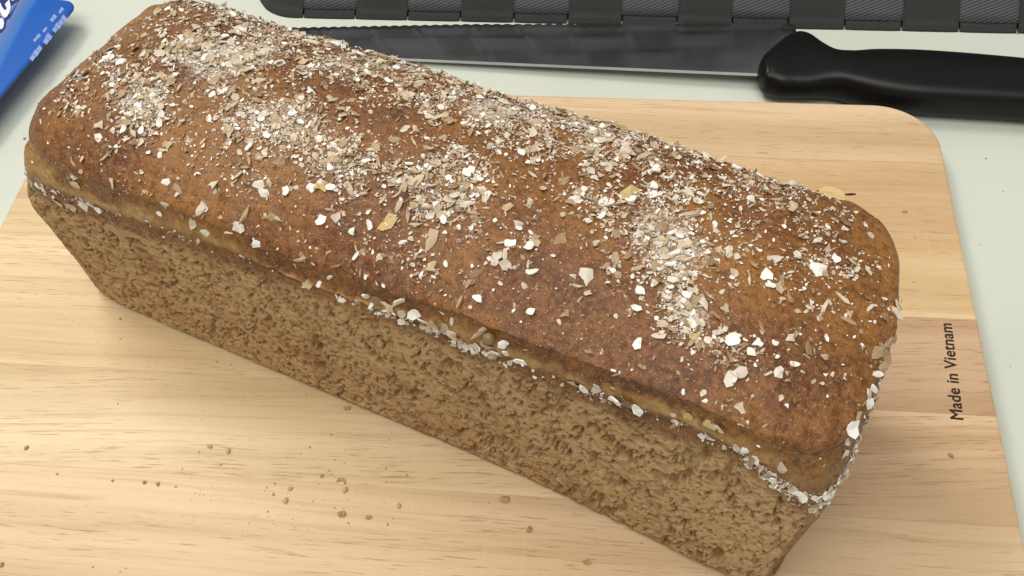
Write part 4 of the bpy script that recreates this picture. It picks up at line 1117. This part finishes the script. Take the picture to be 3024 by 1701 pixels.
def capsule(ax, ay, bx, by, r0, r1=None, k=10):
    r1 = r1 or r0
    d = math.atan2(by - ay, bx - ax); pts = []
    for i in range(k + 1): a = d + math.pi / 2 + math.pi * i / k; pts.append((ax + r0 * math.cos(a), ay + r0 * math.sin(a)))
    for i in range(k + 1): a = d - math.pi / 2 + math.pi * i / k; pts.append((bx + r1 * math.cos(a), by + r1 * math.sin(a)))
    return pts

# ------------------------------------------------------------------ crumbs
def build_crumbs():
    r = random.Random(21)
    SEEDL = mat_plain('sesame_seed', (0.46, 0.36, 0.22), .55, .4, nscale=700, namt=.3)
    RYE = mat_plain('bran_bit', (0.44, 0.27, 0.13), .7, .3, nscale=800, namt=.4)
    GREY = mat_plain('grey_bit', (0.30, 0.245, 0.155), .7, .3, nscale=800, namt=.3)
    def lump(name, w, l, h, seed, mt, jag):
        rr = random.Random(seed)
        bm = bmesh.new(); bmesh.ops.create_icosphere(bm, subdivisions=2, radius=1)
        for v in bm.verts:
            n_ = v.co.normalized(); f = 1 + jag * rr.uniform(-1, 1)
            v.co = Vector((n_.x * w / 2 * f, n_.y * l / 2 * f, n_.z * h / 2 * f))
        zm = min(v.co.z for v in bm.verts)
        for v in bm.verts: v.co.z -= zm
        for v in bm.verts: v.co *= MM
        me = bpy.data.meshes.new(name); bm.to_mesh(me); bm.free(); me.materials.append(mt)
        for p in me.polygons: p.use_smooth = jag < .12
        return me
    def curl(name, seed, mt, size):
        rr = random.Random(seed); V = []; F = []; k = 12
        for i in range(k + 1):
            a = -1.0 + 2.2 * i / k; rad = size * .5; wd = .28 * size * math.sin(math.pi * (i + .6) / (k + 1.2)) + .15
            for s in (0, 1):
                for z in (0, 1):
                    V.append(((rad + (wd if s else 0)) * math.cos(a) * MM, (rad + (wd if s else 0)) * math.sin(a) * MM, (.05 + z * (.55 + .5 * s) * size * .28) * MM))
        for i in range(k):
            b = i * 4
            for q in ((0, 1, 5, 4), (1, 3, 7, 5), (3, 2, 6, 7), (2, 0, 4, 6)): F.append(tuple(b + t for t in q))
        F += [(0, 2, 3, 1), (k * 4, k * 4 + 1, k * 4 + 3, k * 4 + 2)]
        return mesh_np(name, V, F, mt, True)
    tiny_b = [lump('crumb', 1, .75, .5, 100 + i, CRUMB, .42) for i in range(6)]
    # flour and crumb dust round the little cluster and along the foot of the loaf
    V = []; F = []
    for i in range(420):
        if i < 230: x, y = r.gauss(-128, 24), r.gauss(184, 10)
        else:
            t = r.random(); x = -255 + 285 * t; y = 274 - 105 * t * 1.02 - abs(r.gauss(0, 12)) - 3
        s = r.uniform(.10, .38) * (1.5 if r.random() < .08 else 1); a = r.uniform(0, 6.28); o_ = len(V)
        for k in range(4): V.append(((x + s * math.cos(a + k * 1.57) * r.uniform(.5, 1)) * MM, (y + s * math.sin(a + k * 1.57) * r.uniform(.5, 1)) * MM, 0.03 * MM))
        V.append((x * MM, y * MM, (s * .7) * MM))
        F += [(o_ + k, o_ + (k + 1) % 4, o_ + 4) for k in range(4)]
    o = link('crumb_dust', mesh_np('crumb_dust', V, F, CRUMB, False)); o['kind'] = 'stuff'; o['label'] = 'fine dust of pale crumbs on the chopping board in front of the loaf'
    for x, y, z, size, typ, rot, label in CRUMBS:
        size *= .62 if typ == 't' else .78
        if typ == 's': me = lump('seed', size * .62, size, size * .42, int(x * 7) & 255, SEEDL, .04); nm = 'sesame_seed'; cat = 'seed'
        elif typ == 'g': me = lump('seed', size * .7, size, size * .4, int(x * 7) & 255, GREY, .08); nm = 'grain_bit'; cat = 'grain'
        elif typ == 'b': me = lump('crumb', size, size * .72, size * .5, int(x * 7) & 255, RYE, .38); nm = 'bread_crumb'; cat = 'crumb'
        elif typ == 'c': me = curl('crumb', int(x * 7) & 255, RYE, size); nm = 'bran_curl'; cat = 'bran'
        else:
            me = r.choice(tiny_b); nm = 'bread_crumb'; cat = 'crumb'
        o = link(nm, me, None, (x * MM, y * MM, z * MM), (0, 0, rot))
        if typ == 't': o.scale = (size, size, size * .9)
        onb = z > -1
        if label: tag(o, label, cat)
        elif onb: tag(o, 'tiny brown bread crumb lying loose on the chopping board', cat, 'tiny crumbs scattered on the board')
        else: tag(o, 'tiny grey crumb lying on the pale table to the right of the board', cat, 'tiny crumbs on the table')

build_table()
build_board()
root, P_, Pd_, Nf_, rowz_, dt_, side_, n_, R__ = build_loaf()
build_flakes(root, P_, Pd_, Nf_, rowz_, dt_, side_, n_, R__)
build_knife()
build_basket()
build_packet()
build_crumbs()
